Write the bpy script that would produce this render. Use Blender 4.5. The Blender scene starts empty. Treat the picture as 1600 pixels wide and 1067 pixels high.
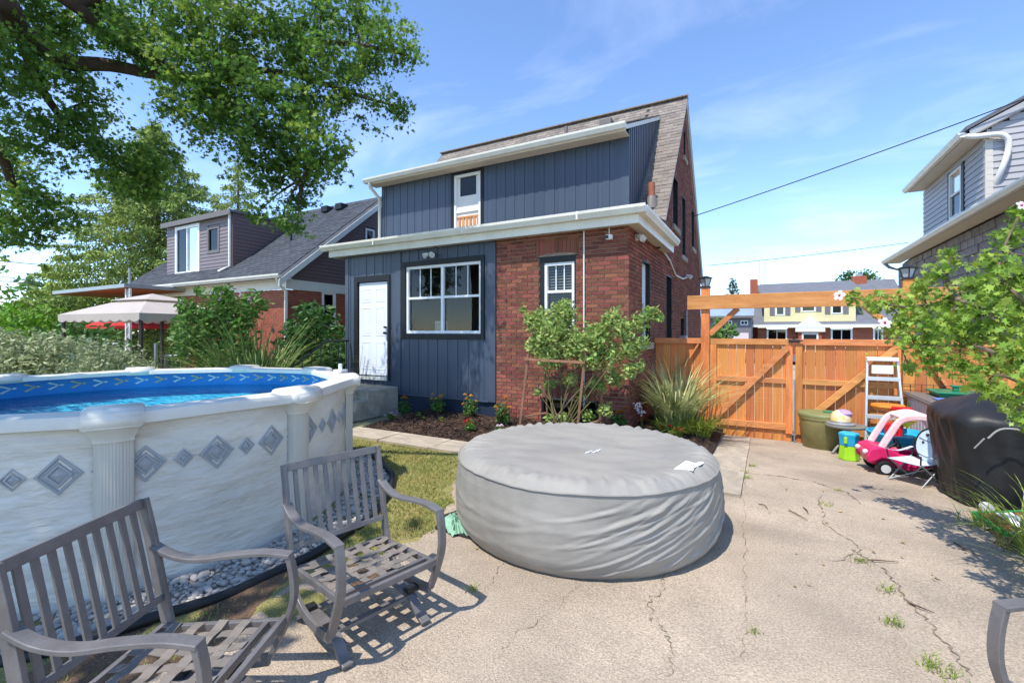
import bpy, bmesh, math, random
import numpy as np
from mathutils import Vector, Matrix, Euler
rnd = random.Random(7); RN = np.random.default_rng(11)
sc = bpy.context.scene; COL = sc.collection
R = math.radians

# ------------------------------------------------------------------ camera
TH = R(28.8); FPX = 716.0; HOR = 518.0; EYE = 1.65
cam = bpy.data.cameras.new('camera'); camo = bpy.data.objects.new('camera', cam); COL.objects.link(camo)
cam.sensor_width = 36; cam.lens = 36 * FPX / 1600; cam.clip_start = .05; cam.clip_end = 2000
cam.shift_y = -(533.5 - HOR) / 1600
camo.location = (0, 0, EYE); camo.rotation_euler = (R(90), 0, TH)
sc.camera = camo

# ------------------------------------------------------------------ light
SUN_EL = 62.0
SD = Vector((.26, 1, 0)).normalized()          # way the light travels over the ground
sun = bpy.data.lights.new('sun', 'SUN'); suno = bpy.data.objects.new('sun', sun); COL.objects.link(suno)
sun.energy = 2.4; sun.angle = R(.5); sun.color = (1, .95, .87)
ldir = Vector((SD.x * math.cos(R(SUN_EL)), SD.y * math.cos(R(SUN_EL)), -math.sin(R(SUN_EL))))
suno.rotation_euler = ldir.to_track_quat('-Z', 'Y').to_euler(); suno.location = (0, -20, 40)
w = bpy.data.worlds.new('World'); sc.world = w; w.use_nodes = True
nt = w.node_tree; nt.nodes.clear()
out = nt.nodes.new('ShaderNodeOutputWorld'); bg = nt.nodes.new('ShaderNodeBackground')
sky = nt.nodes.new('ShaderNodeTexSky'); sky.sky_type = 'NISHITA'; sky.sun_disc = False
sky.sun_elevation = R(SUN_EL); sky.sun_rotation = math.atan2(-SD.x, -SD.y)
sky.air_density = .72; sky.dust_density = .0; sky.ozone_density = 2.0
bg.inputs[1].default_value = .15
# thin cirrus over the whole sky: noise on the direction projected to a high plane
geo = nt.nodes.new('ShaderNodeNewGeometry'); sep = nt.nodes.new('ShaderNodeSeparateXYZ'); nt.links.new(geo.outputs['Incoming'], sep.inputs[0])
def wm(op, a, b=None):
    n = nt.nodes.new('ShaderNodeMath'); n.operation = op
    for i, v in enumerate((a, b)):
        if v is None: continue
        if isinstance(v, (int, float)): n.inputs[i].default_value = v
        else: nt.links.new(v, n.inputs[i])
    return n.outputs[0]
zz = wm('ADD', wm('ABSOLUTE', sep.outputs[2]), .12)
cmb = nt.nodes.new('ShaderNodeCombineXYZ')
nt.links.new(wm('DIVIDE', sep.outputs[0], zz), cmb.inputs[0]); nt.links.new(wm('MULTIPLY', wm('DIVIDE', sep.outputs[1], zz), 1.6), cmb.inputs[1])
nz = nt.nodes.new('ShaderNodeTexNoise'); nz.inputs['Scale'].default_value = 1.15; nz.inputs['Detail'].default_value = 8; nz.inputs['Roughness'].default_value = .58; nz.inputs['Distortion'].default_value = .5
nt.links.new(cmb.outputs[0], nz.inputs['Vector'])
rp = nt.nodes.new('ShaderNodeMapRange'); rp.inputs[1].default_value = .5; rp.inputs[2].default_value = .85; rp.inputs[3].default_value = .0; rp.inputs[4].default_value = .2
nt.links.new(nz.outputs[0], rp.inputs[0])
mx = nt.nodes.new('ShaderNodeMix'); mx.data_type = 'RGBA'
hsv = nt.nodes.new('ShaderNodeHueSaturation'); hsv.inputs['Saturation'].default_value = 1.06; hsv.inputs['Hue'].default_value = .502; nt.links.new(sky.outputs[0], hsv.inputs['Color'])
nt.links.new(rp.outputs[0], mx.inputs[0]); nt.links.new(hsv.outputs[0], mx.inputs[6]); mx.inputs[7].default_value = (6.2, 6.4, 6.8, 1)
nt.links.new(mx.outputs[2], bg.inputs[0]); nt.links.new(bg.outputs[0], out.inputs[0])
sc.view_settings.view_transform = 'Standard'; sc.view_settings.look = 'None'
sc.view_settings.exposure = 1.32; sc.view_settings.gamma = 1; sc.view_settings.use_curve_mapping = False
sc.cycles.max_bounces = 6; sc.cycles.transparent_max_bounces = 12; sc.cycles.use_denoising = True
sc.cycles.diffuse_bounces = 3; sc.cycles.glossy_bounces = 3

# ------------------------------------------------------------------ photo geometry -> place in the yard
cT, sT = math.cos(TH), math.sin(TH)
def ray(x, y):
    r = (x - 800) / FPX; return (-sT + cT * r, cT + sT * r, (HOR - y) / FPX)
def PZ(x, y, z=0.0):
    d = ray(x, y); t = (z - EYE) / d[2]; return Vector((d[0] * t, d[1] * t, z))
def PY(x, y, Y):
    d = ray(x, y); t = Y / d[1]; return Vector((d[0] * t, Y, EYE + d[2] * t))
def PX(x, y, X):
    d = ray(x, y); t = X / d[0]; return Vector((X, d[1] * t, EYE + d[2] * t))
def PD(x, y, t):
    d = ray(x, y); return Vector((d[0] * t, d[1] * t, EYE + d[2] * t))
def gz(X, Y):                                        # the drive falls gently towards the gate
    k = min(1, max(0, (X + 2.0) / .9)); k = k * k * (3 - 2 * k)
    return -.06 * min(9.0, max(0, Y - 5.5)) * k

# ------------------------------------------------------------------ mesh helpers
ORG = {}
class MB:
    def __init__(s): s.v = []; s.f = []
    def add(s, vs, fs):
        n = len(s.v); s.v.extend([tuple(p) for p in vs]); s.f.extend([tuple(i + n for i in f) for f in fs]); return s
    def box(s, x0, x1, y0, y1, z0, z1):
        return s.add([(x0,y0,z0),(x1,y0,z0),(x1,y1,z0),(x0,y1,z0),(x0,y0,z1),(x1,y0,z1),(x1,y1,z1),(x0,y1,z1)],
                     [(0,3,2,1),(4,5,6,7),(0,1,5,4),(1,2,6,5),(2,3,7,6),(3,0,4,7)])
    def bar(s, p, q, wd, ht, up=(0,0,1)):
        p = Vector(p); q = Vector(q); d = (q - p).normalized(); u = Vector(up); a = d.cross(u)
        if a.length < 1e-4: a = d.cross(Vector((0,1,0)))
        a.normalize(); b = a.cross(d).normalized(); a = a * wd / 2; b = b * ht / 2
        vs = [p-a-b, p+a-b, p+a+b, p-a+b, q-a-b, q+a-b, q+a+b, q-a+b]
        return s.add(vs, [(0,1,2,3),(4,7,6,5),(0,4,5,1),(1,5,6,2),(2,6,7,3),(3,7,4,0)])
    def tube(s, pts, r, n=8, cap=True):
        pts = [Vector(p) for p in pts]; m = len(pts); rs = r if isinstance(r, (list, tuple)) else [r] * m
        vs = []; ref = None
        for i, p in enumerate(pts):
            d = (pts[min(i+1, m-1)] - pts[max(i-1, 0)]).normalized()
            if ref is None: ref = d.orthogonal().normalized()
            ref = (ref - d * ref.dot(d)); ref = ref.normalized() if ref.length > 1e-5 else d.orthogonal().normalized()
            o = d.cross(ref)
            for k in range(n):
                a = 2 * math.pi * k / n; vs.append(p + (ref * math.cos(a) + o * math.sin(a)) * rs[i])
        fs = [(i*n+k, i*n+(k+1) % n, (i+1)*n+(k+1) % n, (i+1)*n+k) for i in range(m-1) for k in range(n)]
        if cap: fs += [tuple(range(n))[::-1], tuple((m-1)*n+k for k in range(n))]
        return s.add(vs, fs)
    def strip(s, pts, wd, th, up=(0,0,1), side=None):            # flat bar swept along a path (width along side)
        pts = [Vector(p) for p in pts]; m = len(pts); vs = []
        for i, p in enumerate(pts):
            d = (pts[min(i+1, m-1)] - pts[max(i-1, 0)]).normalized()
            a = Vector(side) if side else d.cross(Vector(up)).normalized()
            b = a.cross(d).normalized()
            W = wd[i] if isinstance(wd, (list, tuple)) else wd
            vs += [p - a*W/2 - b*th/2, p + a*W/2 - b*th/2, p + a*W/2 + b*th/2, p - a*W/2 + b*th/2]
        fs = [(4*i+k, 4*i+(k+1) % 4, 4*i+4+(k+1) % 4, 4*i+4+k) for i in range(m-1) for k in range(4)]
        fs += [(3,2,1,0), (4*m-4, 4*m-3, 4*m-2, 4*m-1)]
        return s.add(vs, fs)
    def lathe(s, prof, c=(0,0,0), n=24, cap=True):
        c = Vector(c); vs = [(c.x + r*math.cos(2*math.pi*k/n), c.y + r*math.sin(2*math.pi*k/n), c.z + z) for r, z in prof for k in range(n)]
        m = len(prof); fs = [(i*n+k, i*n+(k+1) % n, (i+1)*n+(k+1) % n, (i+1)*n+k) for i in range(m-1) for k in range(n)]
        if cap: fs += [tuple(range(n))[::-1], tuple((m-1)*n+k for k in range(n))]
        return s.add(vs, fs)
    def extrude(s, poly, vec):
        vec = Vector(vec); n = len(poly); a = [Vector(p) for p in poly]; vs = a + [p + vec for p in a]
        return s.add(vs, [tuple(range(n))[::-1], tuple(range(n, 2*n))] + [(k, (k+1) % n, n+(k+1) % n, n+k) for k in range(n)])
    def face(s, *p): return s.add(p, [tuple(range(len(p)))])
    def ball(s, c, r, n=10, sq=1.0):
        m = max(4, n // 2); return s.lathe([(max(1e-4, r*math.sin(math.pi*i/m)), -r*sq*math.cos(math.pi*i/m)) for i in range(m+1)], c, n, False)
    def build(s, name, m, parent=None, smooth=False, bevel=0, kind=None):
        o0 = ORG.get(parent.name, Vector((0,0,0))) if parent else Vector((0,0,0))
        me = bpy.data.meshes.new(name); me.from_pydata([(p[0]-o0.x, p[1]-o0.y, p[2]-o0.z) for p in s.v], [], s.f)
        return link(me, name, m, parent, smooth, bevel, kind, o0)
def link(me, name, m, parent=None, smooth=False, bevel=0, kind=None, o0=None):
    if m: me.materials.append(MT[m] if isinstance(m, str) else m)
    if smooth: me.polygons.foreach_set('use_smooth', [True] * len(me.polygons))
    bm = bmesh.new(); bm.from_mesh(me); bmesh.ops.recalc_face_normals(bm, faces=bm.faces); bm.to_mesh(me); bm.free()
    if smooth: me.set_sharp_from_angle(angle=R(50))
    ob = bpy.data.objects.new(name, me); COL.objects.link(ob); ob.parent = parent
    ORG[ob.name] = o0 if o0 is not None else Vector((0,0,0))
    if bevel:
        b = ob.modifiers.new('bevel', 'BEVEL'); b.width = bevel; b.segments = 2; b.limit_method = 'ANGLE'; b.harden_normals = False
    if kind: ob['kind'] = kind
    return ob
def big(name, V, F, m, parent=None, kind=None, smooth=False):     # numpy mesh: V (n,3), F (m,k)
    o0 = ORG.get(parent.name, Vector((0,0,0))) if parent else Vector((0,0,0))
    V = np.asarray(V, dtype=np.float32) - np.array(o0, dtype=np.float32); F = np.asarray(F, dtype=np.int32)
    me = bpy.data.meshes.new(name); k = F.shape[1]
    me.vertices.add(len(V)); me.vertices.foreach_set('co', V.ravel())
    me.loops.add(F.size); me.loops.foreach_set('vertex_index', F.ravel())
    me.polygons.add(len(F)); me.polygons.foreach_set('loop_start', np.arange(0, F.size, k, dtype=np.int32))
    me.polygons.foreach_set('loop_total', np.full(len(F), k, dtype=np.int32))
    if smooth: me.polygons.foreach_set('use_smooth', np.ones(len(F), dtype=bool))
    me.update(calc_edges=True); me.validate()
    me.materials.append(MT[m])
    ob = bpy.data.objects.new(name, me); COL.objects.link(ob); ob.parent = parent; ORG[ob.name] = o0
    if kind: ob['kind'] = kind
    return ob
def tag(o, label, cat, group=None):
    o['label'] = label; o['category'] = cat
    if group: o['group'] = group
    return o
def thing(name, label, cat, loc=(0,0,0), group=None, local=False):
    o = bpy.data.objects.new(name, None); COL.objects.link(o); o.empty_display_size = .2
    o.location = loc; ORG[o.name] = Vector((0,0,0)) if local else Vector(loc)
    return tag(o, label, cat, group)
def piece(me, name, parent, loc, rot=(0,0,0), scale=(1,1,1)):     # alike piece sharing mesh data
    o = bpy.data.objects.new(name, me); COL.objects.link(o); o.parent = parent
    o0 = ORG.get(parent.name, Vector((0,0,0))); ORG[o.name] = o0; o.location = (loc[0]-o0.x, loc[1]-o0.y, loc[2]-o0.z); o.rotation_euler = rot; o.scale = scale
    return o
def unit_mesh(name, m, bev=.04):                                   # unit box, slightly chamfered, shared by pieces
    bm = bmesh.new(); bmesh.ops.create_cube(bm, size=1)
    me = bpy.data.meshes.new(name); bm.to_mesh(me); bm.free(); me.materials.append(MT[m]); return me
def copy_tree(o, parent=None):
    c = o.copy(); COL.objects.link(c); c.parent = parent; ORG[c.name] = ORG.get(o.name, Vector((0,0,0)))
    for ch in list(o.children): copy_tree(ch, c)
    return c

# ------------------------------------------------------------------ materials
MT = {}
def s2l(c):
    return tuple((x/255/12.92 if x/255 <= .04045 else ((x/255+.055)/1.055)**2.4) for x in c)
def mat(name, col, rough=.6, var=.12, scale=6.0, bump=0.0, bscale=40.0, metal=0.0, col2=None, island=0.0, objr=0.0, trans=0.0, spec=.4, stretch=(1,1,1), detail=5.0, fine=0.0, fscale=200., coat=0.0, hue=0.0, patch=0.0, pscale=.6, pst=(1,1,1)):
    m = bpy.data.materials.new(name); m.use_nodes = True; t = m.node_tree; t.nodes.clear(); L = t.links.new
    o = t.nodes.new('ShaderNodeOutputMaterial'); p = t.nodes.new('ShaderNodeBsdfPrincipled')
    col = s2l(col); c2 = s2l(col2) if col2 else tuple(min(1, x*(1+var)) for x in col); c1 = col if col2 else tuple(x*(1-var) for x in col)
    tc = t.nodes.new('ShaderNodeTexCoord'); mp = t.nodes.new('ShaderNodeMapping'); mp.inputs['Scale'].default_value = stretch
    L(tc.outputs['Object'], mp.inputs[0])
    n = t.nodes.new('ShaderNodeTexNoise'); n.inputs['Scale'].default_value = scale; n.inputs['Detail'].default_value = detail; n.inputs['Roughness'].default_value = .6
    L(mp.outputs[0], n.inputs[0])
    r = t.nodes.new('ShaderNodeMapRange'); r.inputs[1].default_value = .33; r.inputs[2].default_value = .67; L(n.outputs[0], r.inputs[0])
    mx = t.nodes.new('ShaderNodeMix'); mx.data_type = 'RGBA'; L(r.outputs[0], mx.inputs[0]); mx.inputs[6].default_value = (*c1, 1); mx.inputs[7].default_value = (*c2, 1)
    cur = mx.outputs[2]
    if fine:
        nf = t.nodes.new('ShaderNodeTexNoise'); nf.inputs['Scale'].default_value = fscale; nf.inputs['Detail'].default_value = 3; L(mp.outputs[0], nf.inputs[0])
        rf = t.nodes.new('ShaderNodeMapRange'); rf.inputs[1].default_value = .3; rf.inputs[2].default_value = .7; rf.inputs[3].default_value = 1-fine; rf.inputs[4].default_value = 1+fine; L(nf.outputs[0], rf.inputs[0])
        mm = t.nodes.new('ShaderNodeVectorMath'); mm.operation = 'SCALE'; L(cur, mm.inputs[0]); L(rf.outputs[0], mm.inputs['Scale']); cur = mm.outputs[0]
    if patch:                                                     # weathering: broad stains with ragged edges
        m2 = t.nodes.new('ShaderNodeMapping'); m2.inputs['Scale'].default_value = pst; L(tc.outputs['Object'], m2.inputs[0])
        np_ = t.nodes.new('ShaderNodeTexNoise'); np_.inputs['Scale'].default_value = pscale; np_.inputs['Detail'].default_value = 12; np_.inputs['Roughness'].default_value = .68; np_.inputs['Distortion'].default_value = .6; L(m2.outputs[0], np_.inputs[0])
        rq = t.nodes.new('ShaderNodeMapRange'); rq.inputs[1].default_value = .36; rq.inputs[2].default_value = .56; rq.inputs[3].default_value = 1-patch; rq.inputs[4].default_value = 1+patch*.25; L(np_.outputs[0], rq.inputs[0])
        mq = t.nodes.new('ShaderNodeVectorMath'); mq.operation = 'SCALE'; L(cur, mq.inputs[0]); L(rq.outputs[0], mq.inputs['Scale']); cur = mq.outputs[0]
    if island or objr or hue:
        if island: g = t.nodes.new('ShaderNodeNewGeometry').outputs['Random Per Island']
        else: g = t.nodes.new('ShaderNodeObjectInfo').outputs['Random']
        k = island or objr
        hs = t.nodes.new('ShaderNodeHueSaturation'); L(cur, hs.inputs['Color'])
        a = t.nodes.new('ShaderNodeMapRange'); a.inputs[3].default_value = 1-k; a.inputs[4].default_value = 1+k; L(g, a.inputs[0]); L(a.outputs[0], hs.inputs['Value'])
        if hue:
            q = t.nodes.new('ShaderNodeMath'); q.operation = 'MULTIPLY'; q.inputs[1].default_value = 7.31; L(g, q.inputs[0])
            q2 = t.nodes.new('ShaderNodeMath'); q2.operation = 'FRACT'; L(q.outputs[0], q2.inputs[0])
            b = t.nodes.new('ShaderNodeMapRange'); b.inputs[3].default_value = .5-hue; b.inputs[4].default_value = .5+hue; L(q2.outputs[0], b.inputs[0]); L(b.outputs[0], hs.inputs['Hue'])
        cur = hs.outputs[0]
    L(cur, p.inputs['Base Color']); p.inputs['Metallic'].default_value = metal
    rr = t.nodes.new('ShaderNodeMapRange'); rr.inputs[3].default_value = max(0, rough-.07); rr.inputs[4].default_value = min(1, rough+.07); L(n.outputs[0], rr.inputs[0]); L(rr.outputs[0], p.inputs['Roughness'])
    p.inputs['Specular IOR Level'].default_value = spec; p.inputs['Coat Weight'].default_value = coat
    if bump:
        nb = t.nodes.new('ShaderNodeTexNoise'); nb.inputs['Scale'].default_value = bscale; nb.inputs['Detail'].default_value = 4; L(mp.outputs[0], nb.inputs[0])
        b = t.nodes.new('ShaderNodeBump'); b.inputs['Strength'].default_value = min(1, bump); b.inputs['Distance'].default_value = .02 * max(1, bump); L(nb.outputs[0], b.inputs['Height']); L(b.outputs[0], p.inputs['Normal'])
    sh = p.outputs[0]
    if trans:
        tr = t.nodes.new('ShaderNodeBsdfTranslucent'); L(cur, tr.inputs[0]); ms = t.nodes.new('ShaderNodeMixShader'); ms.inputs[0].default_value = trans
        L(sh, ms.inputs[1]); L(tr.outputs[0], ms.inputs[2]); sh = ms.outputs[0]
    L(sh, o.inputs[0]); MT[name] = m; return m
def clear_mat(name, tint, bump=0.0, bscale=5.0, ior=1.45, rough=.01, gmix=1.0, stretch=(1,1,1)):   # pane or water: tinted see-through with mirror reflection
    m = bpy.data.materials.new(name); m.use_nodes = True; t = m.node_tree; t.nodes.clear(); L = t.links.new
    o = t.nodes.new('ShaderNodeOutputMaterial'); a = t.nodes.new('ShaderNodeBsdfTransparent'); a.inputs[0].default_value = (*tint, 1)
    g = t.nodes.new('ShaderNodeBsdfGlossy'); g.inputs['Roughness'].default_value = rough
    fr = t.nodes.new('ShaderNodeFresnel'); fr.inputs[0].default_value = ior; ms = t.nodes.new('ShaderNodeMixShader')
    if bump:
        tc = t.nodes.new('ShaderNodeTexCoord'); mp = t.nodes.new('ShaderNodeMapping'); mp.inputs['Scale'].default_value = stretch; L(tc.outputs['Object'], mp.inputs[0])
        n = t.nodes.new('ShaderNodeTexNoise'); n.inputs['Scale'].default_value = bscale; n.inputs['Detail'].default_value = 3; L(mp.outputs[0], n.inputs[0])
        b = t.nodes.new('ShaderNodeBump'); b.inputs['Strength'].default_value = bump; b.inputs['Distance'].default_value = .05 if bscale < 4 else .16; L(n.outputs[0], b.inputs['Height'])
        L(b.outputs[0], g.inputs['Normal']); L(b.outputs[0], fr.inputs['Normal'])
    L(fr.outputs[0], ms.inputs[0]); L(a.outputs[0], ms.inputs[1]); L(g.outputs[0], ms.inputs[2]); L(ms.outputs[0], o.inputs[0]); MT[name] = m; return m

mat('brick', (152,90,71), .88, scale=14, col2=(114,66,54), bump=.5, bscale=90, objr=.34, hue=.014, fine=.15)
mat('brick_all', (152,90,71), .88, scale=14, col2=(114,66,54), bump=.5, bscale=90, island=.34, hue=.014, fine=.15, patch=.25, pscale=.9)
mat('mortar', (176,154,136), .95, .2, 14, bump=.5, bscale=120)
mat('blue_siding', (68,79,96), .42, .07, 2.5, objr=.06, spec=.5, stretch=(1,1,.15), patch=.1, pscale=3)
mat('blue_foundation', (36,48,68), .6, .12, 5, bump=.2, bscale=30)
mat('black_trim', (26,27,30), .5, .2, 4)
mat('white_trim', (224,222,214), .45, .05, 3)
mat('gutter_white', (228,224,212), .38, .05, 2, patch=.08, pscale=2.5, pst=(1,1,.4))
mat('soffit', (205,198,184), .6, .06, 3)
mat('white_door', (228,232,238), .4, .03, 2)
mat('vinyl_white', (232,234,236), .35, .03, 3)
mat('shingle', (146,135,125), .95, scale=9, col2=(116,107,99), bump=.6, bscale=160, objr=.18, hue=.01, fine=.2, fscale=300)
mat('shingle_all', (146,135,125), .95, scale=9, col2=(116,107,99), bump=.6, bscale=160, island=.18, fine=.2, fscale=300)
mat('shingle_dark', (74,78,84), .95, scale=3, col2=(56,60,66), bump=.5, bscale=120, island=.2, fine=.2, fscale=200)
mat('dark_inside', (30,27,25), .9, .3, 2)
mat('room_wall', (58,50,44), .9, .15, 1)
mat('blind', (150,150,144), .5, .05, 3)
mat('concrete', (186,169,148), .93, scale=.9, col2=(156,141,124), bump=.7, bscale=110, fine=.3, fscale=85, detail=9, patch=.2, pscale=.55)
mat('concrete_path', (186,172,152), .92, scale=1.6, col2=(160,148,132), bump=.45, bscale=90, fine=.16, fscale=110, objr=.06, patch=.25, pscale=1.4)
mat('concrete_step', (186,178,160), .9, scale=4, col2=(150,144,130), bump=.4, bscale=60, fine=.15, fscale=90, patch=.3, pscale=2.5)
mat('soil', (120,96,74), 1, scale=5, col2=(92,72,56), bump=.9, bscale=60, fine=.25, fscale=90)
mat('turf', (118,120,62), 1, scale=2.2, col2=(152,140,90), bump=.8, bscale=80, fine=.3, fscale=90)
mat('grass', (112,134,56), .75, scale=1.6, col2=(168,156,92), island=.3, hue=.02, trans=.25)
mat('mulch', (58,42,34), 1, scale=20, col2=(36,27,22), bump=.8, bscale=60)
mat('chips', (94,72,56), .95, scale=8, col2=(44,33,27), island=.5, hue=.01)
mat('pebble', (182,176,166), .7, scale=20, col2=(158,152,144), objr=.22, hue=.02, bump=.2, bscale=40)
mat('pebble_all', (182,176,166), .7, scale=20, col2=(158,152,144), island=.22, hue=.02)
mat('black_rubber', (34,35,38), .55, .2, 8)
mat('crack', (122,109,93), 1, .3, 30)
mat('lot', (150,142,120), 1, scale=.4, col2=(120,126,80), bump=.4, bscale=20)
mat('asphalt', (92,92,94), .95, .1, 3, bump=.3, bscale=120)
mat('stain_wood', (214,140,76), .6, scale=5, col2=(190,114,54), stretch=(3,3,.5), objr=.2, hue=.01, fine=.12, fscale=60, bump=.15, bscale=30, patch=.22, pscale=2.2, pst=(2.5,2.5,.7))
mat('stain_beam', (214,146,88), .6, scale=4, col2=(192,120,66), stretch=(.5,3,3), objr=.1, hue=.008, fine=.12, fscale=60, bump=.15, bscale=30, patch=.2, pscale=2.5, pst=(.7,2.5,2.5))
mat('old_wood', (150,112,86), .8, scale=6, col2=(120,86,66), stretch=(3,3,.6), objr=.1, fine=.15)
mat('chair_metal', (116,112,111), .42, .14, 7, patch=.14, pscale=6, metal=.25, spec=.5, bump=.05, bscale=200, fine=.06, fscale=120)
mat('strap', (122,114,106), .65, .15, 9)
mat('pool_white', (220,215,203), .4, .05, 4, patch=.07, pscale=3)
mat('pool_cap', (210,205,192), .38, .05, 4)
mat('pool_post', (196,190,176), .45, .06, 2, stretch=(60,60,.2))
mat('diamond', (162,164,164), .5, .15, 40, fine=.2, fscale=300)
mat('diamond_pale', (174,176,175), .5, .12, 40, fine=.2, fscale=300)
mat('liner', (18,112,182), .45, scale=1.5, col2=(26,128,196))
mat('apparent_floor', (70,186,222), .5, scale=3.5, col2=(120,212,236))
mat('print_pale', (190,206,200), .5, .2, 30)
mat('print_gold', (176,170,120), .5, .2, 30)
mat('cover', (144,140,132), .52, .1, 1.6, patch=.09, pscale=1.6, spec=.4, bump=.12, bscale=14, stretch=(1,1,2.2), fine=.03, fscale=400)
mat('cover_top', (140,137,131), .66, .07, 1.8, col2=(152,147,138), patch=.1, pscale=2, spec=.25, bump=.14, bscale=9, stretch=(1,2.6,1), fine=.03, fscale=400)
mat('cover_stain', (158,140,118), .8, .08, 6)
mat('white_print', (236,236,234), .6, .05, 8)
mat('green_cloth', (132,170,146), .9, .15, 9, bump=.3, bscale=60)
mat('black_mat', (42,40,40), .8, .2, 12)
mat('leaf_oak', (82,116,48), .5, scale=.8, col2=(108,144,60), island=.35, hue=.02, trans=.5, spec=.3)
mat('leaf_oak_lit', (118,150,56), .5, scale=.8, col2=(146,172,74), island=.25, hue=.02, trans=.4, spec=.3)  # paler copy of the oak leaf with sunlight put into its colour
mat('bark', (84,68,58), .95, scale=4, col2=(56,45,39), bump=1, bscale=16, stretch=(1,1,.35))
mat('bark_pale', (128,110,92), .95, scale=8, col2=(96,80,66), bump=.6, bscale=30)
mat('needle', (112,138,66), .7, scale=.5, col2=(164,178,90), island=.3, hue=.015, trans=.2)
mat('needle_dark', (44,66,40), .8, scale=.5, col2=(60,80,50), island=.3, trans=.1)
mat('leaf_green', (84,122,52), .5, scale=2, col2=(112,146,68), island=.3, hue=.02, trans=.35)
mat('leaf_deep', (58,98,44), .5, scale=2, col2=(82,120,56), island=.3, hue=.02, trans=.3)
mat('leaf_rose', (138,166,84), .5, scale=2.5, col2=(172,186,112), island=.35, hue=.03, trans=.35)
mat('leaf_pale', (196,200,160), .6, scale=6, col2=(120,138,86), island=.3, trans=.3)
mat('leaf_lime', (120,160,40), .6, scale=1, col2=(90,140,36), island=.25, trans=.3)
mat('leaf_hibiscus', (122,158,54), .45, scale=2, col2=(162,184,82), island=.3, hue=.02, trans=.4)
mat('blade_green', (108,136,66), .55, scale=1.5, col2=(150,166,96), island=.3, hue=.02, trans=.3)
mat('blade_pale', (206,204,150), .55, scale=3, col2=(130,144,80), island=.3, trans=.3)
mat('blade_lily', (124,146,54), .5, scale=2, col2=(156,166,76), island=.3, trans=.35)
mat('dry_leaf', (176,146,96), .8, scale=5, col2=(140,116,72), island=.3)
mat('stem', (112,108,64), .8, .2, 10)
mat('petal_orange', (236,150,26), .6, .2, 20, island=.2, trans=.2)
mat('petal_yellow', (244,196,40), .6, .1, 20, island=.15, trans=.2)
mat('petal_red', (200,26,34), .6, .2, 20, island=.2, trans=.2)
mat('petal_white', (236,226,230), .6, .05, 20, trans=.3)
mat('petal_pink', (212,170,206), .6, .1, 20, trans=.3)
mat('hib_center', (170,20,60), .6, .1, 20)
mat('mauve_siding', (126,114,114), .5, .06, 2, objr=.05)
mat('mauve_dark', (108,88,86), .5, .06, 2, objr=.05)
mat('grey_siding', (172,170,170), .5, .05, 2, objr=.05)
mat('far_brick', (166,92,68), .9, scale=6, col2=(140,74,56), objr=.1, island=.15)
mat('far_brick_one', (166,92,68), .9, scale=6, col2=(140,74,56), objr=.16, hue=.01)
mat('stone_one', (150,145,143), .95, scale=3, col2=(116,112,112), bump=1.0, bscale=5, objr=.15, fine=.2, fscale=30)
mat('shingle_dark_one', (74,78,84), .95, scale=3, col2=(56,60,66), bump=.5, bscale=120, objr=.2, fine=.2, fscale=200)
mat('far_mortar', (176,150,132), .9, .1, 6)
mat('stone_wall', (150,145,143), .95, scale=3, col2=(116,112,112), bump=1.0, bscale=5, island=.15, fine=.2, fscale=30)
mat('stone_joint', (104,100,102), .95, .2, 8)
mat('cream_siding', (226,212,158), .6, .03, 2)
mat('dark_grey_siding', (112,110,114), .6, .06, 2)
mat('roof_slate', (104,106,112), .9, .12, 2, bump=.4, bscale=30)
mat('solar', (150,164,186), .2, .08, 1, spec=.6)
mat('canvas', (190,180,172), .85, .05, 2, trans=.2)
mat('canvas_dark', (140,124,114), .9, .06, 2)
mat('red_canvas', (206,44,42), .7, .1, 4)
mat('dark_post', (60,56,54), .6, .1, 4)
mat('white_metal', (222,222,220), .4, .05, 3)
mat('galv', (160,164,166), .45, .1, 6, metal=.5)
mat('black_metal', (30,31,34), .45, .15, 8, spec=.5)
mat('lamp_glass', (190,196,196), .15, .05, 5, spec=.6)
mat('terracotta', (158,96,74), .8, .1, 8)
mat('bin_green', (150,142,92), .5, scale=5, col2=(128,122,76), fine=.05, patch=.12, pscale=4)
mat('bin_lid', (122,124,80), .5, .08, 6)
mat('table_grey', (116,116,106), .35, .08, 6)
mat('ball_lilac', (188,172,196), .25, scale=3, col2=(222,206,206), spec=.6)
mat('helmet_white', (222,214,200), .3, scale=14, col2=(224,190,90), spec=.6)
mat('helmet_lilac', (176,150,190), .3, .1, 6, spec=.6)
mat('alu', (208,212,212), .4, .06, 6, metal=.35)
mat('ladder_cap', (226,222,212), .5, .05, 6)
mat('pink', (206,34,96), .35, .06, 5, spec=.5)
mat('pink_pale', (236,180,182), .45, scale=2.5, col2=(240,226,222), spec=.5)
mat('toy_black', (28,27,28), .5, .1, 8)
mat('toy_grey', (196,196,196), .4, .1, 8)
mat('toy_red', (204,24,28), .4, .08, 6)
mat('toy_blue', (40,166,206), .4, .06, 6)
mat('toy_lime', (152,206,40), .4, .06, 6)
mat('toy_orange', (230,130,30), .4, .06, 6)
mat('kid_cloth', (190,204,216), .8, .08, 10, bump=.1, bscale=60)
mat('box_side', (214,198,198), .5, .05, 2)
mat('box_side_white', (222,222,222), .5, .05, 2)
mat('box_lid', (110,104,100), .55, .08, 4)
mat('green_plastic', (30,120,86), .4, .08, 6)
mat('green_bright', (34,136,66), .4, .08, 6)
mat('blue_board', (90,130,200), .4, .08, 6)
mat('grill_cover', (24,24,25), .45, scale=3, col2=(40,39,39), spec=.35, bump=.5, bscale=6)
mat('cord_grey', (150,146,140), .7, .1, 6)
mat('rust_board', (122,72,44), .8, .25, 12)
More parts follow.
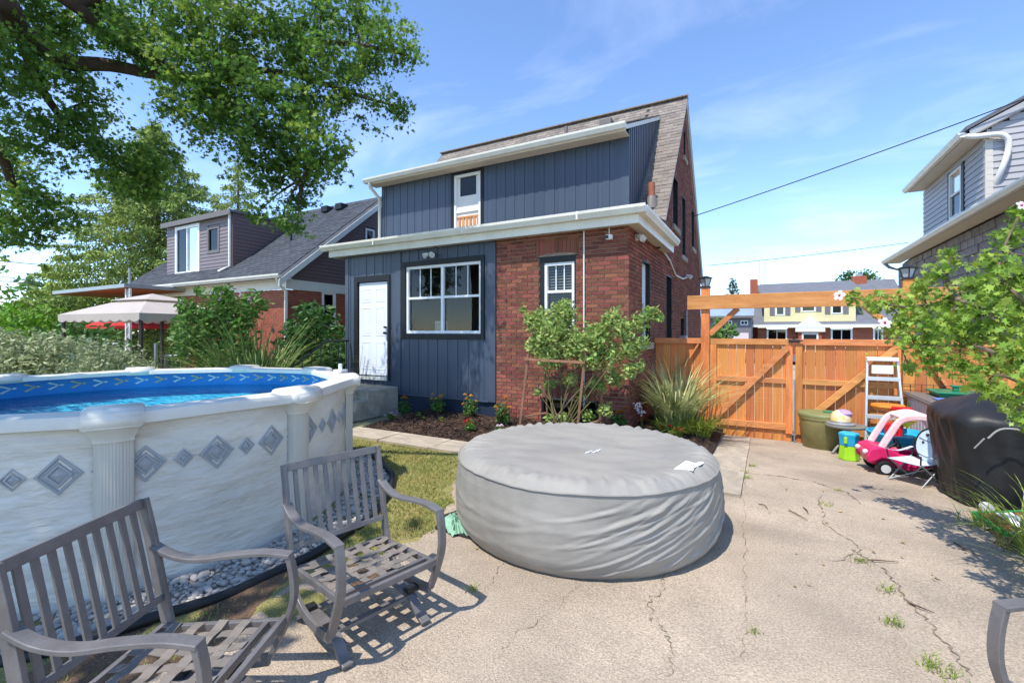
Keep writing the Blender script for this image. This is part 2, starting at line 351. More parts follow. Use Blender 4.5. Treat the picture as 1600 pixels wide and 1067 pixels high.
mat('wire', (40,40,44), .7, .05, 3)
mat('twig', (90,72,56), .9, .2, 20)
mat('turquoise', (60,150,160), .4, .1, 6)
clear_mat('glass', (.72,.75,.75), ior=1.5, rough=.0)
clear_mat('glass_far', (.35,.38,.4), ior=1.6, rough=.02)
clear_mat('water', (.72,.96,.98), bump=.8, bscale=5.5, ior=1.33, rough=.03, stretch=(1,2.2,1))
# ================================================================== setting
def grid_sheet(name, xs, ys, zf, m, kind='structure', smooth=True):
    V = [(x, y, zf(x, y)) for y in ys for x in xs]; n = len(xs)
    F = [(j*n+i, j*n+i+1, (j+1)*n+i+1, (j+1)*n+i) for j in range(len(ys)-1) for i in range(n-1)]
    o = big(name, V, F, m, None, kind, smooth); return o
def lin(a, b, n): return [a + (b-a)*i/(n-1) for i in range(n)]
gx = [-900,-300,-100,-60] + lin(-40, -2.2, 40) + lin(-2.0, -1.0, 11) + lin(-.8, 30, 40) + [60,100,300,900]
gy = [-900,-300,-100,-40,-20] + lin(-10, 5.5, 20) + lin(5.8, 15, 24) + [20,30,60,100,300,900]
ground = grid_sheet('ground', gx, gy, lambda x, y: gz(x, y) - .03, 'lot')
def interp(t, tab):
    for (a, va), (b, vb) in zip(tab, tab[1:]):
        if t <= b: return va + (vb-va) * max(0, (t-a)) / (b-a)
    return tab[-1][1]
XLT = [(-5,-2.9),(1,-2.5),(1.62,-2.6),(2.02,-2.67),(2.33,-2.53),(2.74,-2.41),(3.19,-2.45),(3.51,-2.62),(4.2,-3.0),(4.95,-3.45),(5.15,-3.45),(5.2,-.25),(9,-.25),(40,-1.4)]
XRT = [(-5,2.4),(3,1.95),(4.2,1.62),(5.2,1.62),(5.7,1.75),(6.2,3.3),(40,3.6)]
dV = []; dF = []; ysd = lin(-5, 10, 151) + lin(10.5, 34, 24); NXD = 34
for j, y in enumerate(ysd):
    a = interp(y, XLT) + .035*math.sin(y*9.1) + .03*math.sin(y*23); b = interp(y, XRT) + .04*math.sin(y*7.3) + .03*math.sin(y*19)
    for i in range(NXD):
        x = a + (b-a)*i/(NXD-1); dV.append((x, y, gz(x, y) + .012 + .004*math.sin(x*1.7+y*.9)))
for j in range(len(ysd)-1):
    for i in range(NXD-1): dF.append((j*NXD+i, j*NXD+i+1, (j+1)*NXD+i+1, (j+1)*NXD+i))
driveway = big('driveway', dV, dF, 'concrete', None, 'structure', True)
grid_sheet('street', lin(-120, 120, 20), [36, 46], lambda x, y: gz(x, y) - .02, 'asphalt')
POOL = Vector((-5.3, 2.09, 0)); PR = 2.0
grid_sheet('lawn', lin(-14, -2.2, 60), lin(-3, 5.05, 44), lambda x, y: .0 + .012*math.sin(x*3.1)*math.sin(y*2.7) - .02*(x < -8), 'turf')
grid_sheet('soil', lin(-3.1, -2.2, 16), lin(-2, 2.3, 24), lambda x, y: .006 + .008*math.sin(x*7+y*5) - (.05 if math.hypot(x-POOL.x, y-POOL.y) < 2.36 else 0), 'soil')
grid_sheet('soil.001', lin(1.5, 5, 14), lin(2.6, 9, 26), lambda x, y: gz(x, y) - .004 + .01*math.sin(x*7+y*5), 'soil')

# cracks across the drive: weathered seams that run as jagged thin openings
def crack(pts, wd=.006, jit=.03, n=16):
    P = []
    for (a, b) in zip(pts, pts[1:]):
        for i in range(n): P.append(Vector(a).lerp(Vector(b), i/n))
    P.append(Vector(pts[-1])); V = []; F = []; off = 0; wd *= (.6 if wd <= .005 else 1)
    for i, p in enumerate(P):
        off = off*.6 + rnd.uniform(-jit, jit)*.6; d = (P[min(i+1, len(P)-1)] - P[max(i-1, 0)]).normalized(); s = Vector((-d.y, d.x))
        q = p + s*off; ww = wd * .42 * (rnd.uniform(.15, 1.2) if rnd.random() < .8 else rnd.uniform(1.2, 2.6))
        for k in (-1, 1):
            u = q + s*k*ww; V.append((u.x, u.y, gz(u.x, u.y) + .0175 + .004*math.sin(u.x*1.7+u.y*.9)))
    for i in range(len(P)-1): F.append((2*i, 2*i+1, 2*i+3, 2*i+2))
    return big('crack', V, F, 'crack', driveway)
def g2(*px): return [PZ(x, y).to_2d() for x, y in px]
crack(g2((1042,900),(1035,925),(1015,945),(1022,975),(1045,1005),(1040,1064)))
crack(g2((1160,735),(1230,742),(1275,750),(1320,768),(1350,790)), .012)
crack(g2((1160,735),(1162,800),(1165,880),(1160,950),(1165,1040)), .005)
crack(g2((1330,860),(1380,890),(1420,940),(1470,1000),(1520,1060)), .010)
crack(g2((790,880),(760,920),(745,960)), .005); crack(g2((905,912),(880,950),(800,1000),(770,1040)), .004)
crack(g2((1300,880),(1345,860),(1290,820),(1280,775)), .007)
crack(g2((560,985),(610,1010),(640,1050)), .004)

# walk of concrete slabs in front of the bed, turning along the bed to the gate
path = MB().box(-7.6, -.22, 5.02, 5.6, -.05, .0).build('path', 'soil', kind='structure')
slab_me = unit_mesh('paving_slab', 'concrete_path')
x = -6.05
while x < -.7:
    L = min(rnd.uniform(.95, 1.15), -.66-x)
    piece(slab_me, 'paving_slab', path, (x+L/2, 5.31, .0+rnd.uniform(-.004,.004)), (rnd.uniform(-.01,.01), rnd.uniform(-.006,.006), rnd.uniform(-.006,.006)), (L-.016, .54, .07)); x += L
for y0, y1 in ((5.04, 5.95), (5.97, 6.95), (6.97, 7.9), (7.92, 8.85)):
    yc = (y0+y1)/2; piece(slab_me, 'paving_slab', path, (-.42, yc, gz(-.42, yc)+.0), (-.05 if yc > 5.6 else -.02, 0, rnd.uniform(-.01,.01)), (.44, y1-y0, .07))

# planting bed with bark mulch
def bedz(x, y):
    t = min(1, max(0, (y-5.57)/1.2)); e = min(1, max(0, (x+6.1)/.3)); e2 = min(1, max(0, (-.62-x)/.3))
    return gz(x, y)*.6 + (.02 + .09*t)*min(e, 1)*(.3+.7*e2) + .018*math.sin(x*5.3+y*3)*math.sin(y*6.1-x*2)
bed = grid_sheet('mulch_bed', lin(-6.1, -.62, 80), lin(5.58, 7.3, 30), bedz, 'mulch')
grid_sheet('mulch_bed.001', lin(-1.9, -.62, 20), lin(7.28, 8.95, 30), bedz, 'mulch')
def scatter_chips(n, x0, x1, y0, y1, zf, size, m, name, parent=None, keep=None, flat=.25):
    T = np.array([(-1,-.3,-.1),(1,-.3,-.1),(1,.3,.1),(-1,.3,.1)])
    x = RN.uniform(x0, x1, n); y = RN.uniform(y0, y1, n)
    if keep is not None:
        k = np.array([keep(a, b) for a, b in zip(x, y)]); x = x[k]; y = y[k]; n = len(x)
    z = np.array([zf(a, b) for a, b in zip(x, y)]) + RN.uniform(.003, .016, n)
    V, F = leaves_np(np.c_[x, y, z], RN.uniform(size*.5, size*1.3, n), T, [(0,1,2,3)], flat=flat)
    return big(name, V, F, m, parent, 'stuff')
def leaves_np(Cn, S, T, faces, flat=None, down=None):
    n = len(Cn); Cn = np.asarray(Cn, float); S = np.asarray(S, float)
    a = RN.uniform(0, 2*np.pi, n)
    if flat is None: nz_ = RN.normal(size=(n, 3))
    else: nz_ = np.c_[RN.normal(size=(n, 2))*flat, np.ones(n)]
    nz_ /= np.linalg.norm(nz_, axis=1)[:, None]
    h = np.c_[np.cos(a), np.sin(a), RN.normal(size=n)*.4 if down is None else np.full(n, -down) + RN.normal(size=n)*.25]
    ux = h - nz_*(h*nz_).sum(1)[:, None]; ux /= np.linalg.norm(ux, axis=1)[:, None] + 1e-9
    uy = np.cross(nz_, ux)
    T = np.asarray(T, float)
    V = Cn[:, None, :] + S[:, None, None]*(T[None, :, 0:1]*ux[:, None, :] + T[None, :, 1:2]*uy[:, None, :] + T[None, :, 2:3]*nz_[:, None, :])
    F = np.asarray(faces)[None] + (np.arange(n)*len(T))[:, None, None]
    return V.reshape(-1, 3), F.reshape(-1, len(faces[0]))
scatter_chips(13000, -6.05, -.7, 5.6, 7.13, bedz, .022, 'chips', 'bark_chips', bed)
scatter_chips(1500, -1.8, -.7, 7.2, 8.8, bedz, .022, 'chips', 'bark_chips.001', bed)

# short dry lawn grass
def blades_np(P, H, W, lean, seg=3, curve=1.0, az=None):
    P = np.asarray(P, float); n = len(P); H = np.asarray(H, float)
    a = RN.uniform(0, 2*np.pi, n) if az is None else az
    dx = np.cos(a); dy = np.sin(a); L = RN.uniform(.3, 1, n)*lean
    V = np.zeros((n, 2*(seg+1), 3))
    for i in range(seg+1):
        t = i/seg; r = H*L*(t**1.6)*curve; z = H*(t - L*curve*.55*t**2.2); wd = W*(1-t**1.5)*.5 + .0004
        for k, sg in enumerate((-1, 1)):
            V[:, 2*i+k, 0] = P[:, 0] + dx*r - dy*sg*wd; V[:, 2*i+k, 1] = P[:, 1] + dy*r + dx*sg*wd; V[:, 2*i+k, 2] = P[:, 2] + z
    F = np.array([(2*i, 2*i+1, 2*i+3, 2*i+2) for i in range(seg)])
    return V.reshape(-1, 3), (F[None] + (np.arange(n)*2*(seg+1))[:, None, None]).reshape(-1, 4)
def lawn_ok(x, y):
    d = math.hypot(x-POOL.x, y-POOL.y)
    if d < 2.46: return False
    xl = interp(y, XLT) - .03
    if x > xl + .1*math.sin(y*11): return False
    k = .5 + .5*math.sin(x*2.3+1)*math.sin(y*3.1+x)
    if y < 2.4: return rnd.random() < .10 + .25*(k > .8)
    return rnd.random() < .35 + .65*k
px = RN.uniform(-7.0, -2.3, 110000); py = RN.uniform(.3, 5.02, 110000)
k = np.array([lawn_ok(a, b) for a, b in zip(px, py)]); px = px[k]; py = py[k]
V, F = blades_np(np.c_[px, py, np.zeros(len(px))], RN.uniform(.02, .055, len(px)), .006, .9, 2)
g = big('grass', V, F, 'grass', None, 'stuff'); g['label'] = 'short dry yellow green lawn grass between pool and walk'
# fallen leaves and tufts in the seams
dl = [PZ(x, y) for x, y in [(745,860),(800,800),(640,760),(660,790),(700,770),(670,720),(700,700),(620,800)]] + [Vector((rnd.uniform(-3.4,-2.5), rnd.uniform(2.6,4.6), 0)) for _ in range(60)] + [PZ(rnd.uniform(1180,1480), rnd.uniform(760,960)) for _ in range(26)]
V, F = leaves_np([(p.x, p.y, gz(p.x,p.y)+.022) for p in dl], RN.uniform(.010, .024, len(dl)), [(-1,0,.1),(0,-.5,0),(1,0,.15),(0,.5,0)], [(0,1,2,3)], flat=.3)
o = big('fallen_leaves', V, F, 'dry_leaf', None, 'stuff'); o['label'] = 'dry fallen leaves scattered on lawn and drive'
tuf = []
for (x, y, n, s) in [(1160,735,50,.12),(1175,722,40,.1),(1165,745,50,.1),(738,926,30,.05),(1470,1050,70,.12),(1395,978,40,.07),(1180,992,16,.05),(1310,765,20,.06),(1290,790,30,.1),(1345,880,30,.08),(520,880,30,.08),(500,960,20,.06),(1385,925,30,.08)]:
    p = PZ(x, y)
    for _ in range(n): tuf.append((p.x+rnd.gauss(0,s*.34), p.y+rnd.gauss(0,s*.34), gz(p.x,p.y)+.012))
V, F = blades_np(tuf, RN.uniform(.02, .065, len(tuf)), .005, 1.1, 3)
o = big('weeds', V, F, 'blade_lily', None, 'stuff'); o['label'] = 'small weed tufts growing in the drive seams'
for k_, ps in enumerate([((1232,800),(1262,816)),((1255,795),(1263,806)),((1418,945),(1460,962)),((1335,878),(1405,882)),((1490,850),(1530,872)),((1185,790),(1200,798))]):
    a, b = PZ(*ps[0]), PZ(*ps[1]); m_ = a.lerp(b, .5) + Vector((rnd.uniform(-.02,.02), rnd.uniform(-.03,.03), .012))
    o = MB().tube([(a.x,a.y,gz(a.x,a.y)+.02), (m_.x,m_.y,gz(m_.x,m_.y)+.026), (b.x,b.y,gz(b.x,b.y)+.02)], [.004,.005,.002], 5).build('twig', 'twig')
    tag(o, ['longer thin twig lying right of the hot tub', 'tiny twig beside the longer one right of the hot tub', 'dark curved twig lower on the drive by the crack', 'long thin twig among the dry leaves on the drive', 'twig near the wild grass at the right edge', 'short twig close to the hot tub skirt'][k_], 'twig', 'twigs on the drive')

# ================================================================== wall helpers
class Wall:
    def __init__(s, face, at): s.face = face; s.at = at
    def P(s, a, d, z):
        if s.face == '-Y': return (a, s.at - d, z)
        if s.face == '+X': return (s.at + d, a, z)
        return (s.at - d, a, z)                                      # '-X'
    def box(s, mb, a0, a1, d0, d1, z0, z1):
        p = s.P(a0, d0, z0); q = s.P(a1, d1, z1)
        return mb.box(min(p[0],q[0]), max(p[0],q[0]), min(p[1],q[1]), max(p[1],q[1]), z0, z1)
def minus(iv, holes):
    for h0, h1 in holes:
        nx = []
        for a, b in iv:
            if h1 <= a or h0 >= b: nx.append((a, b)); continue
            if h0 > a: nx.append((a, h0))
            if h1 < b: nx.append((h1, b))
        iv = nx
    return iv
def brick_courses(span, z0, z1, holes, L=.213, Hc=.0677):
    bricks = []; rows = []; n = int((z1-z0)/Hc)
    for r in range(n):
        za = z0 + r*Hc; zb = za + Hc; s = span((za+zb)/2)
        if not s or s[1]-s[0] < .05: continue
        iv = minus([s], [(h[0], h[1]) for h in holes if h[2] < zb-.02 and h[3] > za+.02])
        off = (L/2 if r % 2 else 0)
        for a, b in iv:
            rows.append((a, b, za, zb))
            k = math.floor((a-off)/L)
            while off + k*L < b:
                p = max(a, off+k*L); q = min(b, off+(k+1)*L)
                if q-p > .04: bricks.append((p+.0055, q-.0055, za+.0075, zb-.0065))
                k += 1
    return bricks, rows
def planks(wall, parent, me, edges, z0f, z1f, holes, d=.014, gap=.005, name='siding_panel', th=.02):
    es = sorted(set([round(e, 3) for e in edges] + [round(e, 3) for h in holes for e in h[:2] if edges[0] < e < edges[-1]]))
    for a, b in zip(es, es[1:]):
        if b-a < .02: continue
        m_ = (a+b)/2
        for z0, z1 in minus([(z0f(m_), z1f(m_))], [(h[2], h[3]) for h in holes if h[0] < m_ < h[1]]):
            if z1-z0 < .02: continue
            p = wall.P(m_, d-th/2-(.008 if b-a < .14 else 0), (z0+z1)/2); ln = b-a-gap
            sx = (ln, th, z1-z0) if wall.face == '-Y' else (th, ln, z1-z0)
            piece(me, name, parent, p, scale=sx)
def boards(wall, parent, me, aspan, z0, z1, hgt, holes=(), name='siding_board', d=.012):       # horizontal lap siding, each board tilted
    n = int(round((z1-z0)/hgt))
    for i in range(n):
        za = z0+i*hgt; s = aspan(za+hgt/2)
        if not s or s[1]-s[0] < .05: continue
        for a, b in minus([s], [(h[0], h[1]) for h in holes if h[2] < za+hgt-.02 and h[3] > za+.02]):
            p = wall.P((a+b)/2, d, za+hgt/2); t = .14
            if wall.face == '-Y': piece(me, name, parent, p, (-t, 0, 0), (b-a, .014, hgt*1.02))
            else: piece(me, name, parent, p, (0, -t if wall.face == '-X' else t, 0) if False else (0, (t if wall.face == '-X' else -t), 0), (.014, b-a, hgt*1.02))
def window(parent, wall, a0, a1, z0, z1, fw=.05, d=.0, rows=1, cols=1, mid=None, munt=0, glass='glass', frame='vinyl_white', inside=True, depth=.25, name='window', mull=False, inm='dark_inside'):
    f = MB()
    for q in ((a0, a0+fw, z0, z1), (a1-fw, a1, z0, z1)): wall.box(f, q[0], q[1], d-.06, d+.02, q[2], q[3])
    for q in ((z0, z0+fw), (z1-fw, z1)): wall.box(f, a0+fw, a1-fw, d-.06, d+.018, q[0], q[1])
    fo = f.build(name, frame, parent, bevel=.004)
    xs = [a0+fw, a1-fw] if not mull else [a0+fw, (a0+a1)/2, a1-fw]
    for i in range(len(xs)-1):
        p, q = xs[i], xs[i+1]
        if mull:
            if i == 0: wall.box(mb_ := MB(), (a0+a1)/2-.03, (a0+a1)/2+.03, d-.06, d+.017, z0+fw, z1-fw); mb_.build('mullion', frame, fo); q -= .03
            else: p += .03
        zs = [(z0+fw, z1-fw)] if mid is None else [(z0+fw, mid-.02), (mid+.02, z1-fw)]
        if mid is not None: mr = MB(); wall.box(mr, p, q, d-.05, d+.01, mid-.022, mid+.022); mr.build('sash_rail', frame, fo)
        for j, (u, v) in enumerate(zs):
            g_ = MB(); g_.face(wall.P(p, d-.03, u), wall.P(q, d-.03, u), wall.P(q, d-.03, v), wall.P(p, d-.03, v)); g_.build('pane', glass, fo)
            if munt and j == len(zs)-1:
                for k_ in range(1, munt): t = p+(q-p)*k_/munt; mm = MB(); wall.box(mm, t-.008, t+.008, d-.028, d-.016, u, v); mm.build('muntin', frame, fo)
    if inside:
        b = MB(); P = wall.P; e = .02; D_ = d-.06; E_ = d-depth
        b.face(P(a0,E_,z0), P(a1,E_,z0), P(a1,E_,z1), P(a0,E_,z1))
        b.face(P(a0,D_,z0), P(a1,D_,z0), P(a1,E_,z0), P(a0,E_,z0)); b.face(P(a0,D_,z1), P(a1,D_,z1), P(a1,E_,z1), P(a0,E_,z1))
        b.face(P(a0,D_,z0), P(a0,E_,z0), P(a0,E_,z1), P(a0,D_,z1)); b.face(P(a1,D_,z0), P(a1,E_,z0), P(a1,E_,z1), P(a1,D_,z1))
        b.build('interior', inm, fo)
    return fo
def shingle_field(O, U, S, nu, ns, W=.30, E=.14, skip=None, th=.012):     # O origin, U unit along eave, S unit up the slope -> list of (centre, index)
    N = U.cross(S).normalized(); res = []
    for j in range(ns):
        off = (.5 if j % 2 else 0)
        for i in range(-1, nu+1):
            a0 = max(0, (i+off)*W); a1 = min(nu*W, (i+off+1)*W)
            if a1-a0 < .04: continue
            c = O + U*((a0+a1)/2) + S*((j+.5)*E)
            if skip and skip(c): continue
            res.append((c, a1-a0-.004, j))
    return res, N
def frame_mat(U, S, N): return Matrix((U, S, N)).transposed()
# ================================================================== the house
W0 = 7.15; XR = -1.85; XB = -4.26; XL = -8.13
MY, MX0, RY, RZ, RX = 9.36, -9.75, 12.9, 7.85, -1.77          # main body: rear wall, left wall, ridge line, rake line
SL = (RZ-3.45)/(RY-9.35)
house = thing('house', 'two-tone house of red brick and navy siding with long rear dormer', 'house', (-5, 10, 0))
back = Wall('-Y', W0); side = Wall('+X', XR)
# --- brick at the rear
BW = (-3.40, -2.73, 1.70, 2.93)                                 # rear brick window opening
LIN = (-3.46, -2.67, 2.93, 3.19)                                # soldier lintel
BSM = (-3.35, -2.35, .05, .52)                                  # basement window
bk, rows = brick_courses(lambda z: (XB, XR), .0, 3.32, [BW, LIN, BSM, (BSM[0]-.02, BSM[1]+.02, .52, .74)])
mb = MB()
for a, b, za, zb in rows: mb.face((a, W0+.018, za), (b, W0+.018, za), (b, W0+.018, zb), (a, W0+.018, zb))
mb.face((LIN[0], W0+.012, LIN[2]), (LIN[1], W0+.012, LIN[2]), (LIN[1], W0+.012, LIN[3]), (LIN[0], W0+.012, LIN[3]))
mb.face((BSM[0]-.02, W0+.012, .52), (BSM[1]+.02, W0+.012, .52), (BSM[1]+.02, W0+.012, .74), (BSM[0]-.02, W0+.012, .74))
bwall = mb.build('rear_brick_wall', 'mortar', house)
brick_me = unit_mesh('brick', 'brick')
sold = []
n = 11
for i in range(n):
    a = LIN[0] + (LIN[1]-LIN[0])*i/n; t = (i+.5)/n*2-1; zl = 2.93 + .055*(1-t*t); sold.append((a+.005, a+(LIN[1]-LIN[0])/n-.005, zl, 3.185))
for i in range(14):
    a = BSM[0]-.02 + (BSM[1]-BSM[0]+.04)*i/14; sold.append((a+.005, a+(BSM[1]-BSM[0]+.04)/14-.005, .525, .735))
allb = sorted(bk + sold, key=lambda q: (abs((q[2]+q[3])/2-1.9) > 1.35, -((q[0]+q[1])/2) + abs((q[2]+q[3])/2-2.2)*.25))
rest = MB()
for i, (a, b, za, zb) in enumerate(allb):
    dpt = rnd.uniform(-.003, .003)
    if i < 296: piece(brick_me, 'brick', bwall, ((a+b)/2, W0+.02+dpt, (za+zb)/2), (rnd.uniform(-.01,.01), rnd.uniform(-.004,.004), rnd.uniform(-.008,.008)), (b-a, .04, zb-za))
    else: rest.box(a, b, W0+dpt, W0+.03, za, zb)
rest.build('bricks', 'brick_all', bwall, kind='stuff')
# --- brick gable side
def gspan(z):
    if z < 3.55: return (W0, 16.45)
    hw = (RZ-.12-z)/SL; return (RY-hw, RY+hw) if hw > .05 else None
SW = [(8.03, 8.72, 1.45, 2.92), (10.3, 11.0, 1.45, 2.90), (12.25, 12.85, 1.2, 2.02), (11.12, 11.86, 4.14, 5.34), (12.5, 13.1, 3.62, 5.2), (14.25, 14.85, 4.12, 5.25), (12.72, 13.08, 6.26, 7.0)]
bk, rows = brick_courses(gspan, -.55, RZ-.1, SW)
mb = MB()
for a, b, za, zb in rows: mb.face((XR-.018, a, za), (XR-.018, b, za), (XR-.018, b, zb), (XR-.018, a, zb))
swall = mb.build('side_brick_wall', 'mortar', house)
rest = MB()
for a, b, za, zb in bk:
    dpt = rnd.uniform(-.003, .003)
    if a < W0+.03: a = W0 + .0015
    rest.box(XR-.03, XR+dpt, a, b, za, zb)
rest.build('bricks', 'brick_all', swall, kind='stuff')
for i, s_ in enumerate(SW):
    f = window(house, side, s_[0], s_[1], s_[2], s_[3], .05, -.11, mid=(s_[2]+s_[3])/2 if i < 6 else None, depth=.5, frame='vinyl_white' if i in (0,) else 'black_trim')
    t = MB(); 
    for q in ((s_[0]-.001, s_[0]+.03), (s_[1]-.03, s_[1]+.001)): side.box(t, q[0], q[1], -.1, -.004, s_[2], s_[3])
    side.box(t, s_[0]+.03, s_[1]-.03, -.1, -.004, s_[3]-.03, s_[3]); t.build('casing', 'black_trim', f)
    sl_ = MB(); side.box(sl_, s_[0]-.08, s_[1]+.08, -.1, .05, s_[2]-.12, s_[2]-.002); sl_.build('sill', 'concrete_step', f, bevel=.008)
# unseen walls that close the volume
c = MB(); c.box(MX0, MX0+.2, MY, 16.4, -.5, 3.5); c.box(MX0, XR-.05, 16.3, 16.44, -.5, 3.5); c.box(MX0+.2, XR-.05, MY, MY+.1, 0, 3.6); c.box(XL, XL+.1, W0+.1, MY, 0, 3.3); c.build('far_wall', 'blue_foundation', house)
gb = MB(); gb.face((MX0+.1, 9.4, 3.4), (MX0+.1, 16.4, 3.4), (MX0+.1, RY, RZ-.1)); gb.build('far_gable', 'blue_siding', house)
# rear basement window, brick window
window(house, back, BSM[0], BSM[1], BSM[2], BSM[3], .04, -.12, depth=.5, frame='galv', name='basement_window')
bs = MB(); back.box(bs, BSM[0], BSM[0]+.04, -.12, .004, BSM[2], BSM[3]); back.box(bs, BSM[1]-.04, BSM[1], -.12, .004, BSM[2], BSM[3]); bs.build('basement_frame', 'black_trim', house)
bw = window(house, back, BW[0]+.09, BW[1]-.03, BW[2]+.03, BW[3]-.11, .05, -.05, mid=2.33, munt=3, depth=.35, inm='room_wall')
t = MB(); back.box(t, BW[0], BW[0]+.088, -.09, -.012, BW[2], BW[3]-.11); back.box(t, BW[1]-.028, BW[1], -.09, -.012, BW[2], BW[3]-.11)
t.extrude([(BW[0]+(BW[1]-BW[0])*i/10, W0+.012, 2.93 + .055*(1-(i/5-1)**2)) for i in range(11)] + [(BW[1], W0+.012, BW[3]-.108), (BW[0], W0+.012, BW[3]-.108)], (0, .07, 0))
t.build('casing', 'black_trim', bw)
s_ = MB(); back.box(s_, BW[0]-.06, BW[1]+.06, -.1, .05, BW[2]-.11, BW[2]-.002); s_.build('sill', 'concrete_step', bw, bevel=.008)
blind_me = unit_mesh('blind_slat', 'blind')
for i in range(22): piece(blind_me, 'blind_slat', bw, (-3.035, W0+.13, BW[2]+.08+i*.048), (.6, 0, 0), (.48, .035, .004))
# --- blue siding at the rear addition
blue_me = unit_mesh('siding_panel', 'blue_siding')
DR = (-7.86, -6.82, .62, 2.84); KW = (-6.52, -4.50, 1.50, 3.06)
bb = MB(); z_ = .36
for a, b, z0, z1 in [(XL, DR[0], z_, 3.3), (DR[0], DR[1], DR[3]-.05, 3.3), (DR[0], DR[1], z_, DR[2]), (DR[1], KW[0], z_, 3.3), (KW[0], KW[1], KW[3]-.05, 3.3), (KW[0], KW[1], z_, KW[2]+.05), (KW[1], XB-.002, z_, 3.3)]: bb.box(a, b, W0+.006, W0+.1, z0, z1)
bsid = bb.build('siding_wall', 'blue_foundation', house)
eds = [XL]; 
while eds[-1] < XB-.1: eds.append(eds[-1] + (.145 if len(eds) % 2 else .095))
eds[-1] = XB-.004
planks(back, bsid, blue_me, eds, lambda a: .37, lambda a: 3.3, [DR, KW], d=.012)
for xa, xb, z0, z1, dd in ((XL-.012, XL+.09, .365, 3.29, .024), (XB-.16, XB-.003, .365, 3.29, .022), (XL+.09, XB-.16, .355, .378, .026), (KW[0]-.13, KW[0]-.006, .38, 3.29, .022)): t = MB(); back.box(t, xa, xb, -.005, dd, z0, z1); t.build('corner_trim', 'blue_siding', bsid)
MB().box(XL+.02, XB-.003, W0+.02, W0+.2, -.05, .362).build('foundation', 'blue_foundation', house)
t = MB()
for q in ((KW[0], KW[0]+.13), (KW[1]-.075, KW[1])): back.box(t, q[0], q[1], -.08, .035, KW[2], KW[3])
back.box(t, KW[0]+.13, KW[1]-.075, -.08, .033, KW[3]-.1, KW[3]); back.box(t, KW[0]+.13, KW[1]-.075, -.08, .033, KW[2], KW[2]+.11)
kw = window(house, back, KW[0]+.13, KW[1]-.075, KW[2]+.11, KW[3]-.1, .055, -.02, mid=2.32, munt=3, mull=True, depth=1.6, inm='room_wall')
t.build('casing', 'black_trim', kw, bevel=.004)
def on_sill(name, label, cat, mbx, m): return tag(mbx.build(name, m), label, cat)
fr_ = MB().box(-5.83, -5.53, W0+.22, W0+.24, 1.62, 1.86); on_sill('picture_frame', 'small white framed board propped inside the kitchen window', 'frame', fr_, 'white_trim')
fi = MB().box(-5.81, -5.55, W0+.214, W0+.219, 1.65, 1.83).build('frame_board', 'toy_grey', bpy.data.objects['picture_frame'])
on_sill('soap_bottle', 'turquoise bottle standing inside the kitchen window corner', 'bottle', MB().lathe([(.04,0),(.045,.08),(.03,.1),(.05,.13),(.03,.17),(.015,.2)], (-4.72, W0+.2, 1.60), 10), 'turquoise')
# back door with six panels
door = MB(); back.box(door, -7.74, -6.90, -.05, -.012, .68, 2.70); do = door.build('door', 'white_door', house, bevel=.004)
cx = -7.32
for (z0, z1) in ((.84, 1.42), (1.56, 2.16), (2.28, 2.56)):
    for sx in (-1, 1):
        a0 = cx + (sx*.07 if sx > 0 else -.33); a1 = a0 + .26
        q = MB()
        for g0, g1, h0, h1 in ((a0, a1, z0, z0+.018), (a0, a1, z1-.018, z1), (a0, a0+.018, z0+.018, z1-.018), (a1-.018, a1, z0+.018, z1-.018)): back.box(q, g0, g1, -.013, -.006, h0, h1)
        back.box(q, a0+.05, a1-.05, -.013, -.007, z0+.05, z1-.05); q.build('door_panel', 'white_door', do, bevel=.006)
t = MB(); back.box(t, DR[0], -7.76, -.06, .03, DR[2], DR[3]); back.box(t, -6.885, DR[1], -.06, .03, DR[2], DR[3]); back.box(t, -7.76, -6.885, -.06, .028, 2.715, DR[3]); t.build('door_frame', 'black_trim', do)
t = MB(); back.box(t, -7.76, -6.885, -.06, .045, .625, .676); t.build('threshold', 'white_trim', do)
t = MB(); t.lathe([(.028,0),(.03,.012)], (0,0,0), 12); kb = MB()
for z in (1.62, 1.74):
    kb.tube([(-6.955, W0+.012, z), (-6.955, W0-.03, z)], .022, 10); kb.ball((-6.955, W0-.045, z), .028 if z < 1.7 else .02, 10)
kb.build('door_handle', 'black_metal', do, True)
t = MB(); back.box(t, -7.74, -6.90, -.012, .0, .70, .72); t.build('door_sweep', 'black_rubber', do)
# eaves of the rear addition
FY = 6.95; EX = -1.65; EL = -8.45
t = MB(); t.box(EL, EX-.02, FY+.02, W0+.03, 3.30, 3.315); t.box(XR-.03, EX-.02, W0+.03, 10.0, 3.30, 3.315); t.build('soffit', 'soffit', house)
for i in range(20):
    x = EL+.2+i*.33
    if x < EX-.1: MB().box(x, x+.006, FY+.03, W0, 3.297, 3.2995).build('soffit_joint', 'box_lid', house)
t = MB(); t.box(EL, EX, FY-.005, FY+.02, 3.285, 3.50); t.box(EX-.022, EX+.003, FY+.02, 10.0, 3.285, 3.50); t.box(EL-.003, EL+.02, FY+.02, 9.3, 3.285, 3.50); t.build('fascia', 'gutter_white', house)
gp = [(0,.0),(-.085,.0),(-.10,.03),(-.125,.075),(-.13,.115),(-.12,.12),(-.115,.1),(0,.1)]
t = MB(); t.extrude([(EL-.15, FY-.006+y, 3.42+z) for y, z in gp], (EX+.13-EL+.15, 0, 0)); go = t.build('gutter', 'gutter_white', house)
t = MB(); t.extrude([(EX+.0035-y, FY+.0, 3.42+z) for y, z in gp], (0, 3.05, 0)); t.build('gutter', 'gutter_white', house)
for i in range(3):
    x = -2.6-i*2.2; MB().box(x, x+.03, FY-.139, FY-.005, 3.415, 3.5425).build('gutter_joint', 'gutter_white', go)
